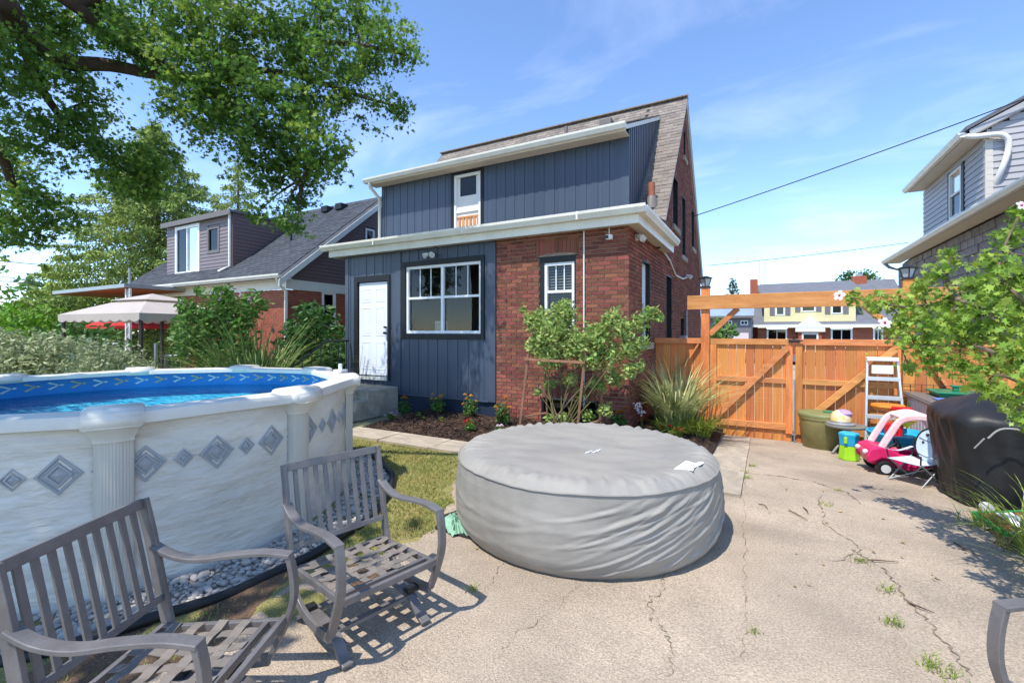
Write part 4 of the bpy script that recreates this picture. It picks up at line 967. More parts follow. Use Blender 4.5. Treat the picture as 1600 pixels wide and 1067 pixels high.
for nm, a, b in (('seat_rail', (-.235,-.265,zs-.03), (.30,-.265,zs+.005)), ('seat_rail', (-.235,.265,zs-.03), (.30,.265,zs+.005)), ('front_rail', (.31,-.29,zs+.008), (.31,.29,zs+.008)), ('inner_rail', (.245,-.255,zs), (.245,.255,zs)), ('rear_rail', (-.235,-.28,zs-.03), (-.235,.28,zs-.03))):
    t = MB(); t.bar(a, b, .024, .034); t.build(nm, CM, chair, bevel=.003)
for i in range(5):
    y = (i-2)*.095; n = 11
    t = MB(); t.strip([(-.235+.48*k/(n-1), y, zs-.012+.03*k/(n-1) + (.004 if (k+i) % 2 else -.004) - .012*math.sin(math.pi*k/(n-1))) for k in range(n)], .042, .003, side=(0,1,0)); t.build('seat_strap', 'strap', chair)
for i in range(4):
    x = -.16+i*.105; n = 11
    t = MB(); t.strip([(x, -.262+.524*k/(n-1), zs-.006+.03*(x+.235)/.48 + (-.004 if (k+i) % 2 else .004) - .012*math.sin(math.pi*k/(n-1))) for k in range(n)], .042, .003, side=(1,0,0)); t.build('seat_strap', 'strap', chair)
chair2 = copy_tree(chair); chair3 = copy_tree(chair)
for o, (x, y), a, lb in ((chair, (-2.03, .917), 28, 'grey metal rocking chair with bare straps closest to the pool post, cut off at left'), (chair2, (-1.99, 1.86), -14.5, 'complete grey metal rocking chair without cushion between pool and hot tub'), (chair3, (1.193, 2.24), 208.8, 'grey metal chair of which only one armrest shows at bottom right')):
    o.location = (x, y, .016); o.rotation_euler = (0, 0, R(a)); o['label'] = lb

# ================================================================== gate and fences
GY = 9.0; GB = -.24
wood_me = unit_mesh('plank', 'stain_wood')
def wbar(parent, name, p, q, wd, ht, up=(0,0,1), m='stain_beam'): t = MB(); t.bar(p, q, wd, ht, up); return t.build(name, m, parent, bevel=.004)
def plank_run(parent, x0, x1, z0, z1, y, wd=.142, th=.02):
    n = max(1, round((x1-x0)/wd)); w_ = (x1-x0)/n
    for i in range(n): piece(wood_me, 'plank', parent, (x0+w_*(i+.5), y+rnd.uniform(-.002,.002), (z0+z1)/2+rnd.uniform(-.008,.008)), (0, 0, rnd.uniform(-.01,.01)), (w_-.007, th, z1-z0))
arch = thing('gate_arch', 'orange stained timber arch with two lantern posts over the drive gate', 'gate arch', (.5, GY, GB))
for x in (-.93, 1.915):
    t = MB(); t.box(x-.07, x+.07, GY-.07, GY+.07, GB-.1, 2.44); t.build('post', 'stain_wood', arch, bevel=.006)
t = MB(); t.box(-1.23, 2.5, GY-.112, GY-.072, 2.05, 2.30); t.build('beam', 'stain_beam', arch, bevel=.005)
t = MB(); t.box(-1.20, 2.45, GY+.072, GY+.11, 2.06, 2.29); t.build('beam', 'stain_beam', arch, bevel=.005)
for x, s_ in ((-.86, 1), (1.845, -1)): wbar(arch, 'brace', (x, GY, 1.60), (x+s_*.46, GY, 2.06), .09, .09, up=(0,1,0))
for x, lb in ((-.93, 'black post-top lantern on the gate post by the brick house'), (1.915, 'black post-top lantern on the gate post by the grey stone house')):
    l = thing('post_lantern', lb, 'lantern', (x, GY, 2.44), 'lanterns on the gate posts')
    t = MB(); t.box(x-.085, x+.085, GY-.085, GY+.085, 2.44, 2.47); t.build('base', 'black_metal', l)
    t = MB(); t.lathe([(.05, 2.47), (.088, 2.60), (.092, 2.605)], (x, GY, 0), 4); t.build('glass', 'lamp_glass', l)
    t = MB()
    for k in range(4):
        a = math.pi/2*k; t.bar((x+.056*math.cos(a), GY+.056*math.sin(a), 2.468), (x+.098*math.cos(a), GY+.098*math.sin(a), 2.605), .014, .014)
    t.build('cage', 'black_metal', l)
    t = MB(); t.lathe([(.118, 2.605), (.122, 2.618), (.05, 2.65), (.02, 2.66)], (x, GY, 0), 4); t.build('cap', 'black_metal', l)
def leaf(x0, x1, lb, up_right=True):
    g = thing('gate_leaf', lb, 'gate', ((x0+x1)/2, GY, GB), 'leaves of the double drive gate')
    plank_run(g, x0+.01, x1-.01, GB+.04, 1.46, GY+.0)
    for z0, z1, nm in ((1.425, 1.525, 'top_rail'), (.775, .865, 'mid_rail'), (-.005, .10, 'bottom_rail')):
        t = MB(); t.box(x0 if nm == 'top_rail' else x0+.1, x1 if nm == 'top_rail' else x1-.1, GY-.052, GY-.0125, z0, z1); t.build(nm, 'stain_beam', g, bevel=.004)
    for xa in (x0, x1-.1): t = MB(); t.box(xa, xa+.1, GY-.05, GY-.0125, -.06, 1.423); t.build('stile', 'stain_wood', g, bevel=.004)
    wbar(g, 'brace', (x0+.06, GY-.073, .12), (x1-.1, GY-.073, 1.40), .09, .04, up=(0,1,0)) if False else None
    d = Vector((x1-x0-.16, 0, 1.26)); n_ = Vector((-d.z, 0, d.x)).normalized()*.05; a = Vector((x0+.08, GY-.054, .12)); b = a + d
    t = MB(); t.extrude([a-n_, b-n_, b+n_, a+n_], (0, -.036, 0)); t.build('brace', 'stain_beam', g, bevel=.004)
    return g
l1 = leaf(-.845, .42, 'orange timber gate leaf beside the ornamental grass'); l2 = leaf(.46, 1.83, 'orange timber gate leaf behind the white step ladder')
t = MB(); t.box(.36, .52, GY-.075, GY-.055, 1.47, 1.52); t.tube([(.38, GY-.09, 1.5), (.56, GY-.09, 1.5)], .012, 8); t.build('latch', 'black_metal', l1)
t = MB(); t.tube([(.445, GY-.07, GB+.01), (.445, GY-.07, .85)], .011, 8); t.build('drop_rod', 'galv', l1)
fl = thing('fence_panel', 'short orange timber fence panel between brick house and gate post', 'fence', (-1.4, GY, GB))
plank_run(fl, XR+.03, -1.005, GB+.03, 1.47, GY+.03)
t = MB(); t.box(XR+.02, -1.003, GY-.04, GY+.019, 1.43, 1.53); t.build('top_rail', 'stain_beam', fl, bevel=.004)
wbar(fl, 'brace', (XR+.1, GY-.0, .25), (-1.05, GY-.0, 1.42), .035, .09, up=(0,1,0)); 
t = MB(); t.box(XR+.02, -1.003, GY-.02, GY+.018, 0, .1); t.build('bottom_rail', 'stain_beam', fl, bevel=.004)
frr = thing('fence_panel', 'long orange timber fence panel running right from the gate post', 'fence', (4, GY, GB))
plank_run(frr, 1.995, 6.6, GB+.03, 1.47, GY+.03)
t = MB(); t.box(1.993, 6.6, GY-.04, GY+.019, 1.43, 1.53); t.build('top_rail', 'stain_beam', frr, bevel=.004)
t = MB(); t.box(1.993, 6.6, GY-.03, GY+.018, .0, .1); t.build('bottom_rail', 'stain_beam', frr, bevel=.004)
for xa, xb in ((2.05, 2.75), (3.6, 4.4)): wbar(frr, 'brace', (xa, GY-.02, 1.40), (xb, GY-.02, .12), .04, .09, up=(0,1,0))

# ================================================================== things along the fence
def gp3(x, y): return Vector((x, y, gz(x, y)+.016))
b0 = gp3(.83, 8.72)
bin_ = thing('garbage_bin', 'olive green round garbage bin standing against the gate', 'bin', b0)
t = MB(); t.lathe([(.27,0),(.285,.01),(.335,.46),(.345,.46),(.35,.50),(.335,.505),(.325,.48),(.26,.03),(.01,.03)], b0, 36, False); t.build('body', 'bin_green', bin_, True)
t = MB(); t.lathe([(.352,.50),(.356,.53),(.34,.55),(.2,.565),(.001,.57)], b0, 36, False); ld = t.build('lid', 'bin_lid', bin_, True)
t = MB(); t.box(b0.x-.02, b0.x+.16, b0.y-.14, b0.y-.05, b0.z+.565, b0.z+.59); t.build('handle', 'green_plastic', ld, bevel=.01)
tb = gp3(1.06, 8.3); table = thing('side_table', 'small grey round plastic table in front of the garbage bin', 'table', tb)
t = MB(); t.lathe([(.001,.395),(.25,.395),(.262,.405),(.262,.425),(.25,.432),(.001,.428)], tb, 32, False); t.build('table_top', 'table_grey', table, True)
t = MB(); t.tube([tb+Vector((0,0,.15)), tb+Vector((0,0,.4))], .03, 12); t.build('column', 'table_grey', table, True)
for k in range(4):
    a = R(35+90*k); t = MB(); t.tube(spline([tb+Vector((0,0,.2)), tb+Vector((.1*math.cos(a),.1*math.sin(a),.14)), tb+Vector((.22*math.cos(a),.22*math.sin(a),.015))], 4), [.024]*5+[.02]*4, 8); t.build('leg', 'table_grey', table, True)
hc = tb + Vector((-.06, 0, .435)); hl = thing('toy_helmet', 'small white and lilac toy helmet lying on the round table', 'helmet', hc)
t = MB(); t.lathe([(.175,0),(.17,.015),(.135,.03),(.13,.10),(.11,.16),(.06,.20),(.001,.212)], hc, 24, False); t.build('shell', 'helmet_white', hl, True)
t = MB(); t.lathe([(.10,.12),(.112,.165),(.07,.208),(.001,.222)], hc+Vector((.03,0,0)), 20, False); t.build('dome', 'helmet_lilac', hl, True)
t = MB(); t.lathe([(.18,.0),(.182,.012),(.14,.032),(.138,.05)], hc, 24, False); t.build('rim', 'galv', hl, True)
bc = gp3(1.12, 8.68) + Vector((0,0,.13)); ball = MB().ball(bc, .13, 24).build('ball', 'ball_lilac', None, True); tag(ball, 'shiny lilac ball on the ground under the round table', 'ball')
# step ladder
lp = gp3(1.57, 8.55); lad = thing('step_ladder', 'white aluminium step ladder leaning by the timber gate', 'ladder', lp)
def lr(s_, z, back_=False):
    t = z/1.38; return Vector((lp.x + s_*(.245-.065*t), lp.y + (.0+.26*t if not back_ else .5-.2*t), lp.z+z))
for s_ in (-1, 1):
    t = MB(); t.bar(lr(s_,0), lr(s_,1.38), .028, .07, up=(0,1,0)); t.build('rail', 'alu', lad, bevel=.003)
for z in (.28, .56, .84, 1.12):
    a, b = lr(-1,z), lr(1,z); t = MB(); t.bar(a, b, .085, .022); t.bar(a-Vector((0,.04,.02)), b-Vector((0,.04,.02)), .006, .045); st_ = t.build('tread', 'alu', lad)
    if z < .6:
        for s_ in (-1, 1): t = MB(); t.bar(lr(s_, z-.01)-Vector((s_*.1,0,0)), lr(s_, z-.11), .006, .016); t.build('tread_brace', 'alu', st_)
t = MB(); a = lr(0, 1.38); t.box(a.x-.19, a.x+.19, a.y-.08, a.y+.1, a.z-.01, a.z+.045); t.build('top_cap', 'ladder_cap', lad, bevel=.008)
t = MB(); a = lr(0, 1.25); t.box(a.x-.13, a.x+.13, a.y-.02, a.y+.0, a.z-.07, a.z+.06); t.build('label_plate', 'ladder_cap', lad)
t = MB(); a = lr(-1, 1.45); t.bar(a, lr(-1,1.38)+Vector((0,0,.1)), .02, .02); t.tube([lr(1,.45)+Vector((.08,.05,-.3)), lr(1,.78)+Vector((.09,.05,0))], .012, 6); t.build('hook_pole', 'toy_lime', lad)
# blue and lime toy bag, water table
q = gp3(1.03, 7.80); tg = thing('toy_caddy', 'blue and lime plastic toy caddy beside the pink toy car', 'toy', q)
t = MB(); t.lathe([(.12,0),(.125,.02),(.105,.2)], q, 6); t.build('lower_tub', 'toy_lime', tg, bevel=.01)
t = MB(); t.lathe([(.108,.2),(.115,.3),(.125,.36),(.11,.38)], q, 6); t.build('upper_tub', 'toy_blue', tg, bevel=.01)
t = MB(); t.box(q.x-.07, q.x-.03, q.y-.125, q.y-.10, q.z+.24, q.z+.33); t.build('handle', 'toy_lime', tg, bevel=.01)
q = gp3(1.62, 7.95); wt = thing('water_table', 'blue and red plastic water play table behind the pink car', 'water table', q)
t = MB(); t.lathe([(.30,.28),(.36,.36),(.38,.42),(.36,.425),(.33,.36),(.001,.33)], q, 20, False); t.build('basin', 'toy_blue', wt, True)
for k in range(4): a = R(45+90*k); t = MB(); t.tube([q+Vector((.24*math.cos(a),.24*math.sin(a),0)), q+Vector((.24*math.cos(a),.24*math.sin(a),.3))], .04, 8); t.build('leg', 'toy_blue', wt, True)
t = MB(); t.box(q.x-.17, q.x-.05, q.y-.06, q.y+.06, q.z+.34, q.z+.54); t.tube([q+Vector((-.02,0,.34)), q+Vector((.02,0,.74))], .035, 8); t.bar(q+Vector((-.1,0,.74)), q+Vector((.12,0,.74)), .06, .05); t.build('tower', 'toy_red', wt, bevel=.01)
t = MB(); t.lathe([(.02,.5),(.11,.58),(.12,.6)], q+Vector((.05,0,0)), 14); t.build('funnel', 'petal_yellow', wt)
t = MB(); t.lathe([(.14,.78),(.2,.84),(.19,.86)], q+Vector((-.1,.2,-.1)), 14); t.build('scoop_tray', 'toy_orange', wt)
# toy car
cq = gp3(1.52, 7.26); carp = thing('toy_car', 'pink ride-on toy car with pale pink roof beside the storage box', 'toy car', cq, None, True)
def prof(pts, y0, y1, name, m, par, bev=.02):
    t = MB(); t.extrude([(x, y0, z) for x, z in pts], (0, y1-y0, 0)); return t.build(name, m, par, bevel=bev)
low = [(.44,.14),(.455,.22),(.42,.31),(.32,.345),(.22,.325),(.12,.27),(-.08,.25),(-.24,.29),(-.34,.36),(-.43,.33),(-.45,.2),(-.42,.11),(-.2,.10),(-.17,.16),(.0,.085),(.14,.09),(.17,.15),(.22,.20),(.30,.205),(.37,.16)]
body = prof([p for p in low], -.215, -.165, 'body_side', 'pink', carp, .018); prof(low, .165, .215, 'body_side', 'pink', carp, .018)
t = MB(); t.extrude([(x, -.165, z) for x, z in ((.40,.12),(.445,.22),(.41,.31),(.32,.343),(.20,.32),(.16,.26),(.14,.10))], (0, .33, 0)); hood = t.build('hood', 'pink', carp, bevel=.02)
t = MB(); t.extrude([(x, -.165, z) for x, z in ((-.25,.10),(-.25,.29),(-.34,.36),(-.43,.33),(-.45,.2),(-.42,.11))], (0, .33, 0)); t.build('trunk', 'pink', carp, bevel=.02)
t = MB(); t.box(-.25, .15, -.16, .16, .09, .12); t.box(-.24, -.12, -.15, .15, .12, .22); t.build('floor', 'toy_black', carp)
for s_ in (-1, 1):
    y = s_*.175
    t = MB(); t.strip(spline([(.30,y,.325), (.21,y,.50), (.12,y,.655), (.02,y,.705), (-.12,y,.715), (-.24,y,.66), (-.33,y,.52), (-.375,y,.34)], 6), .05, .07, side=(0,1,0)); t.build('roof_pillar', 'pink_pale', carp, bevel=.014)
    for x in (.27, -.29):
        w_ = MB(); w_.tube([(x, s_*.165, .088), (x, s_*.235, .088)], .092, 24); wo = w_.build('wheel', 'toy_black', carp, bevel=.012)
        t = MB(); t.tube([(x, s_*.234, .088), (x, s_*.242, .088)], .05, 20); t.build('hub_cap', 'toy_grey', wo, bevel=.003)
    t = MB(); t.ball((.445, s_*.13, .26), .032, 12); t.build('headlight', 'petal_white', carp, True)
    prof([(.12,.245),(.13,.13),(-.13,.13),(-.17,.26),(-.06,.235)], s_*.216 if s_ > 0 else -.224, s_*.224 if s_ > 0 else -.216, 'door', 'pink', carp, .004)
t = MB(); t.strip(spline([(.10,0,.69), (.0,0,.735), (-.12,0,.745), (-.25,0,.69)], 6), .36, .035, side=(0,1,0)); t.build('roof', 'pink_pale', carp, bevel=.014)
t = MB(); t.tube([(.17,.0,.30), (.08,.0,.36)], .015, 8); t.tube([(.08+.02*math.sin(a), .075*math.cos(a), .36+.06*math.sin(a)) for a in lin(0, 6.283, 17)], .011, 6); t.build('steering_wheel', 'toy_black', carp, True)
t = MB(); t.strip(spline([(.25,-.218,.30), (.1,-.218,.255), (-.1,-.218,.275), (-.3,-.218,.31)], 6), .004, .012, side=(0,1,0)); t.build('side_stripe', 'pink_pale', carp)
carp.location = cq; carp.rotation_euler = (0, 0, R(180+8))
# child folding chair
kq = gp3(1.50, 6.72); kc = thing('folding_chair', 'child size folding camp chair with pale blue animal print cloth', 'chair', kq, None, True)
for s_ in (-1, 1):
    for x0, x1 in ((-.17, .17), (.17, -.17)):
        t = MB(); t.tube([(x0, s_*.17, 0), (x1, s_*.17, .26)], .008, 8); t.build('leg', 'galv', kc, True)
    t = MB(); t.tube([(-.19, s_*.18, .24), (-.235, s_*.18, .46)], .008, 8); t.build('back_pole', 'black_metal', kc, True)
    t = MB(); t.strip(spline([(-.2, s_*.18, .36), (0, s_*.185, .325), (.17, s_*.18, .355)], 5), .03, .006, side=(0,1,0)); t.build('arm_strap', 'kid_cloth', kc)
    t = MB(); t.tube([(.17, s_*.17, .26), (.18, s_*.18, .355)], .008, 8); t.build('arm_pole', 'black_metal', kc, True)
for x in (-.17, .17): t = MB(); t.tube([(x, -.17, .01), (x*-1, .17, .24)], .007, 8); t.build('cross_leg', 'galv', kc, True)
V = []; n = 10
for i in range(n+1):
    for j in range(n+1):
        x = -.18+.36*i/n; y = -.175+.35*j/n; V.append((x, y, .255 - .05*math.sin(math.pi*j/n)*math.sin(math.pi*(.2+.8*i/n))))
mbx = MB().add(V, [(i*(n+1)+j, i*(n+1)+j+1, (i+1)*(n+1)+j+1, (i+1)*(n+1)+j) for i in range(n) for j in range(n)]); so = mbx.build('seat', 'kid_cloth', kc, True); so.modifiers.new('s', 'SOLIDIFY').thickness = .006
ol = [(math.cos(a)*.165*(1 if math.sin(a) > -.5 else .95), .40+math.sin(a)*.20) for a in lin(R(-70), R(250), 26)]
t = MB(); t.extrude([(-.20-(z-.22)*.16, y, z) for y, z in ol], (-.012, 0, 0)); bko = t.build('backrest', 'kid_cloth', kc)
t = MB(); t.tube([(-.20-(z-.22)*.16+.002, y, z) for y, z in ol], .008, 6); t.build('binding', 'black_metal', bko, True)
for y, z, r in ((-.05,.52,.017),(.05,.52,.017),(-.085,.43,.014),(.085,.43,.014)): t = MB(); t.ball((-.198-(z-.22)*.16, y, z), r, 10, 1); t.build('print_spot', 'black_metal', bko, True)
for z, w_ in ((.475,.13),(.30,.14)): t = MB(); t.tube([(-.197-(z-.22)*.16+.0, y, z-.03*(1-(y/w_)**2)) for y in lin(-w_, w_, 11)], .004, 5); t.build('print_line', 'black_metal', bko)
kc.location = kq; kc.rotation_euler = (0, 0, R(222))
# storage box and things on it
sb = thing('storage_box', 'pale plastic storage box with dark grey lid beside the fence', 'storage box', gp3(2.5, 8.2))
t = MB(); t.box(1.88, 3.2, 7.64, 8.86, -.16, .70); t.build('body', 'box_side', sb, bevel=.01)
for i in range(8): t = MB(); y = 7.7+i*.145; t.box(1.872, 1.882, y, y+.125, -.12, .66); t.build('side_panel', 'box_side', sb, bevel=.004)
t = MB(); t.box(1.9, 3.18, 7.625, 7.642, -.1, .66); t.build('front_panel', 'box_side_white', sb, bevel=.004)
t = MB(); t.box(1.84, 3.24, 7.58, 8.9, .70, .735); t.build('lid', 'box_lid', sb, bevel=.008)
for i in range(6): t = MB(); x = 1.86+i*.225; t.box(x, x+.215, 7.6, 8.88, .735, .75); t.build('lid_panel', 'box_lid', sb, bevel=.006)
for y in (7.72,): t = MB(); t.box(1.85, 1.88, y, y+.05, .48, .6); t.build('latch', 'black_metal', sb, bevel=.004)
tr = thing('planter_tray', 'green plastic tray resting on the storage box lid', 'tray', (2.35, 8.5, .752))
t = MB(); t.box(2.1, 2.75, 8.3, 8.75, .752, .80); t.box(2.06, 2.79, 8.26, 8.79, .80, .825); t.build('tray_body', 'green_plastic', tr, bevel=.01)
t = MB(); t.box(2.3, 2.36, 8.5, 8.56, .825, .88); t.box(2.6, 2.66, 8.5, 8.56, .825, .88); t.box(2.28, 2.68, 8.49, 8.57, .88, .905); t.build('handle', 'green_plastic', tr, bevel=.008)
o = MB().box(1.98, 2.4, 7.75, 8.1, .752, .768).build('clip_board', 'blue_board', None, bevel=.004); tag(o, 'flat pale blue board lying on the storage box lid', 'board')
o = MB().tube([(2.75+.14*math.cos(a)*(1+.1*math.sin(a*3)), 8.0+.1*math.sin(a), .765+.006*a/6) for a in lin(0, 18, 60)], .009, 6).build('cable_coil', 'black_rubber', None, True); tag(o, 'coiled black cable on the storage box lid', 'cable')
wp = thing('wire_panel', 'black wire mesh panel standing between fence and storage box', 'wire panel', gp3(2.1, 8.93))
for i in range(9): t = MB(); x = 1.80+i*.13; t.tube([(x, 8.92, -.18), (x, 8.92, .86)], .004, 5); t.build('upright_wire', 'black_metal', wp)
for i in range(12): t = MB(); z = -.12+i*.089; t.tube([(1.80, 8.913, z), (2.84, 8.913, z)], .004, 5); t.build('cross_wire', 'black_metal', wp)
# covered grill
gq = Vector((2.25, 6.3, gz(2.2, 6.3)+.04)); gc = thing('covered_grill', 'barbecue grill under a draped glossy black cover', 'grill', gq)
NA, NZ = 120, 34; V = []; F = []
def sup(a, ax, ay, p=3.2): c_, s_ = math.cos(a), math.sin(a); k = (abs(c_/ax)**p + abs(s_/ay)**p)**(-1/p); return k*c_, k*s_
for j in range(NZ+1):
    u = j/NZ
    for i in range(NA):
        a = 2*math.pi*i/NA
        pl = (abs(math.sin(a*5.5+.7*math.sin(a*3)))**.5-.6)
        if u < .7:
            v = u/.7; x, y = sup(a, .60+.10*v, .50+.06*v, 4.5); z = v*.80
            k = 1 + .075*pl*(1-v*.75) + .02*math.sin(a*13-v*5)*(1-v*.5) + .012*math.sin(a*29+v*9) + .03*(abs(math.sin(a*9+v*1.5))**.35-.8)*(1-v*.6); x *= k; y *= k
        else:
            v = max(0, min(1, (u-.7)/.3)); x, y = sup(a, .70, .56, 4.5); q = max(.002, max(0, 1-v)**.62); x *= q; y *= q
            z = .80 + .25*min(1, v*1.5)**.8*(.75+.25*math.cos(2*a)) - .03*v*v + .018*math.sin(a*5+v*6)*(1-v) + .02*pl*(1-v)
        V.append((gq.x+x, gq.y+y, gq.z+z+.01))
for j in range(NZ):
    for i in range(NA): F.append((j*NA+i, j*NA+(i+1) % NA, (j+1)*NA+(i+1) % NA, (j+1)*NA+i))
big('cover', V, F, 'grill_cover', gc, smooth=True)
t = MB(); t.tube([(1.78, 5.78, .045), (1.78, 5.70, .045)], .045, 16); t.build('wheel', 'toy_grey', gc, True)
t = MB(); t.tube(spline([(1.75, 5.62, .70), (1.85, 5.60, .80), (2.1, 5.58, .78), (2.5, 5.6, .74)], 6), .008, 6); t.build('draw_cord', 'cord_grey', gc, True)
t = MB(); t.tube([(1.66,5.62,.6), (1.72,5.60,.70)], .006, 6); t.build('cord_end', 'cord_grey', gc, True)
o = MB().tube(spline([(1.56,5.6,.03), (1.5,5.45,.025), (1.6,5.3,.03), (1.75,5.55,.03), (1.95,5.3,.03), (2.2,5.1,.03)], 6), .008, 6).build('loose_rope', 'cord_grey', None, True); tag(o, 'pale cord trailing over the ground by the covered grill', 'cord')
for (x, y, a, lb) in ((1.86, 5.38, 18, 'open green plastic tray with rusty boards close to the grill wheel'), (2.18, 5.55, 24, 'green plastic tray leaning behind the other one, under the grass blades')):
    q = thing('garden_tray', lb, 'tray', (x, y, .01), 'green trays beside the grill', True)
    t = MB(); t.box(-.2, .2, -.15, .15, 0, .03); t.box(-.22, .22, -.17, -.15, 0, .07); t.box(-.22, .22, .15, .17, 0, .07); t.box(-.22, -.2, -.15, .15, 0, .07); t.box(.2, .22, -.15, .15, 0, .07); t.build('tray_body', 'green_bright', q, bevel=.006)
    for k in range(3): t = MB(); t.box(-.19+k*.13, -.07+k*.13, -.145, .145, .03, .062); t.build('board', 'rust_board' if k != 1 else 'box_side_white', q)
    t = MB(); t.bar((-.2,-.17,.075), (.2,-.17,.075), .02, .01); t.build('rim_strip', 'alu', q)
    q.rotation_euler = (R(8), R(-6), R(a))
# trellis frame by the brick wall
tr = thing('trellis_frame', 'weathered wooden frame propped in the bed for the rose', 'trellis', (-2.75, 6.3, .06))
for nm, a, b, w_ in (('post', (-3.34, 6.3, .05), (-3.20, 6.35, 1.30), .05), ('post', (-2.40, 6.3, .05), (-2.27, 6.35, 1.42), .05), ('post', (-2.14, 6.62, .05), (-2.10, 6.62, 1.30), .05), ('post', (-2.98, 6.62, .05), (-3.05, 6.62, 1.1), .035), ('top_bar', (-3.24, 6.31, 1.22), (-2.26, 6.31, 1.20), .05), ('side_bar', (-3.31, 6.32, .32), (-3.02, 6.62, .36), .04), ('side_bar', (-2.36, 6.32, .24), (-2.12, 6.64, .34), .04), ('side_bar', (-2.28, 6.34, 1.36), (-2.1, 6.62, 1.28), .04), ('back_bar', (-3.05, 6.62, .9), (-2.1, 6.62, .86), .03)):
    t = MB(); t.bar(a, b, w_, w_*.7); t.build(nm, 'old_wood', tr, bevel=.003)
# ================================================================== neighbouring houses
def brick_box(parent, wall, name, span, z0, z1, holes, m='far_brick', mm='far_mortar', L=.213, Hc=.0677, dep=.03, rough=0, indiv=0, one='far_brick_one', key=None, nm='brick'):
    bk, rows = brick_courses(span, z0, z1, holes, L, Hc); t = MB()
    for a, b, za, zb in rows: t.face(wall.P(a,-.012,za), wall.P(b,-.012,za), wall.P(b,-.012,zb), wall.P(a,-.012,zb))
    wo = t.build(name, mm, parent); r = MB()
    if indiv:
        bk.sort(key=key); ume = unit_mesh(nm, one)
    for i, (a, b, za, zb) in enumerate(bk):
        pr = rnd.uniform(-.003,.003)+rough*rnd.random()
        if i < indiv:
            c_ = wall.P((a+b)/2, (pr-dep)/2, (za+zb)/2); piece(ume, nm, wo, c_, scale=(b-a, pr+dep, zb-za) if wall.face == '-Y' else (pr+dep, b-a, zb-za))
        else: wall.box(r, a, b, -dep, pr, za, zb)
    r.build('bricks', m, wo, kind='stuff'); return wo
nb = thing('neighbour_house', 'red brick bungalow with mauve sided dormer and dark grey roof', 'house', (-17, 11, 0))
NX1, NX0, NY = -12.5, -22.5, 8.75; nf = Wall('-Y', NY); ns = Wall('+X', NX1); NRY, NRZ, NEZ = 12.8, 6.75, 3.22
NS = (NRZ-NEZ)/(NRY-8.4)
p0 = PX(503, 510, NX1); p1 = PX(525, 457, NX1); nwin = (p0.y, p1.y, p0.z, p1.z)
brick_box(nb, nf, 'front_brick_wall', lambda z: (NX0, NX1), 0, 2.92, [(NX0, -18.2, 0, 3)], indiv=290, key=lambda q: -q[0]+abs(q[2]-2.4)*2)
brick_box(nb, ns, 'side_brick_wall', lambda z: (NY, 16.8), 0, 2.92, [nwin], indiv=200, key=lambda q: q[0]+abs(q[2]-2.4)*2)
window(nb, ns, *nwin, .09, -.02, mid=(nwin[2]+nwin[3])/2, depth=.6)
t = MB(); t.box(NX0, NX1+.02, NY-.02, NY, 2.92, 3.22); t.box(NX1, NX1+.02, NY, 16.8, 2.92, 3.22); t.build('frieze', 'white_trim', nb)
t = MB(); t.box(NX0-.2, NX1+.3, 8.4, NY-.02, 3.19, 3.215); t.build('soffit', 'white_trim', nb)
t = MB(); t.extrude([(NX0-.2, 8.4+y, 3.2+z) for y, z in gp], (NX1+.3-NX0+.2, 0, 0)); t.build('gutter', 'gutter_white', nb)
t = MB(); t.tube([(NX1+.1, 8.36, 3.25), (NX1+.1, 8.45, 3.0), (NX1+.06, NY-.06, 2.85), (NX1+.06, NY-.06, .1)], .05, 8); t.build('downspout', 'white_trim', nb, True)
def nrz(y): return NRZ - abs(y-NRY)*NS
t = MB(); t.face((NX0-.2, 8.35, nrz(8.35)), (NX1+.3, 8.35, nrz(8.35)), (NX1+.3, NRY, NRZ), (NX0-.2, NRY, NRZ)); t.face((NX0-.2, 17.2, nrz(17.2)), (NX1+.3, 17.2, nrz(17.2)), (NX1+.3, NRY, NRZ), (NX0-.2, NRY, NRZ)); nro = t.build('roof', 'shingle_dark', nb)
def shingles_joined(parent, O, U, S, nu, ns_, m, skip=None, W=.3, E=.14, indiv=0, one=None, key=None):
    f, N = shingle_field(O, U, S, nu, ns_, W, E, skip); r = MB(); tm = frame_mat(U, S, N) @ Euler((-.05,0,0)).to_matrix()
    if indiv: f.sort(key=key); ume = unit_mesh('shingle', one)
    for i_, (c_, wd, j) in enumerate(f):
        if i_ < indiv: piece(ume, 'shingle', parent, c_ + N*.01, tm.to_euler(), (wd, E*1.1, rnd.choice((.01, .016, .022)))); continue
        h_ = rnd.choice((.01, .016, .022)); vs = [c_ + N*.01 + tm @ Vector((sx*wd/2, sy*E*.55, sz*h_/2)) for sz in (-1,1) for sx, sy in ((-1,-1),(1,-1),(1,1),(-1,1))]
        r.add(vs, [(4,5,6,7),(0,1,5,4),(1,2,6,5),(2,3,7,6),(3,0,4,7)])
    return r.build('shingles', m, parent, kind='stuff')
NSv = Vector((0, 1, NS)).normalized(); NDX0, NDX1, NDY, NDZ = -20.4, -16.0, 9.2, 5.72
shingles_joined(nro, Vector((NX0-.2, 8.36, nrz(8.36)+.005)), U, NSv, 34, 39, 'shingle_dark', skip=lambda c: NDX0 < c.x < NDX1 and 9.2 < c.y < 11.5, indiv=290, one='shingle_dark_one', key=lambda q: (q[0].x < -16, q[0].y))
t = MB()
for yb in (8.3, 17.2):
    a = Vector((NX1+.32, yb, nrz(yb))); b = Vector((NX1+.32, NRY, NRZ)); t.extrude([a, b, b-Vector((0,0,.2)), a-Vector((0,0,.2))], (-.03, 0, 0))
t.build('rake_board', 'white_trim', nb)
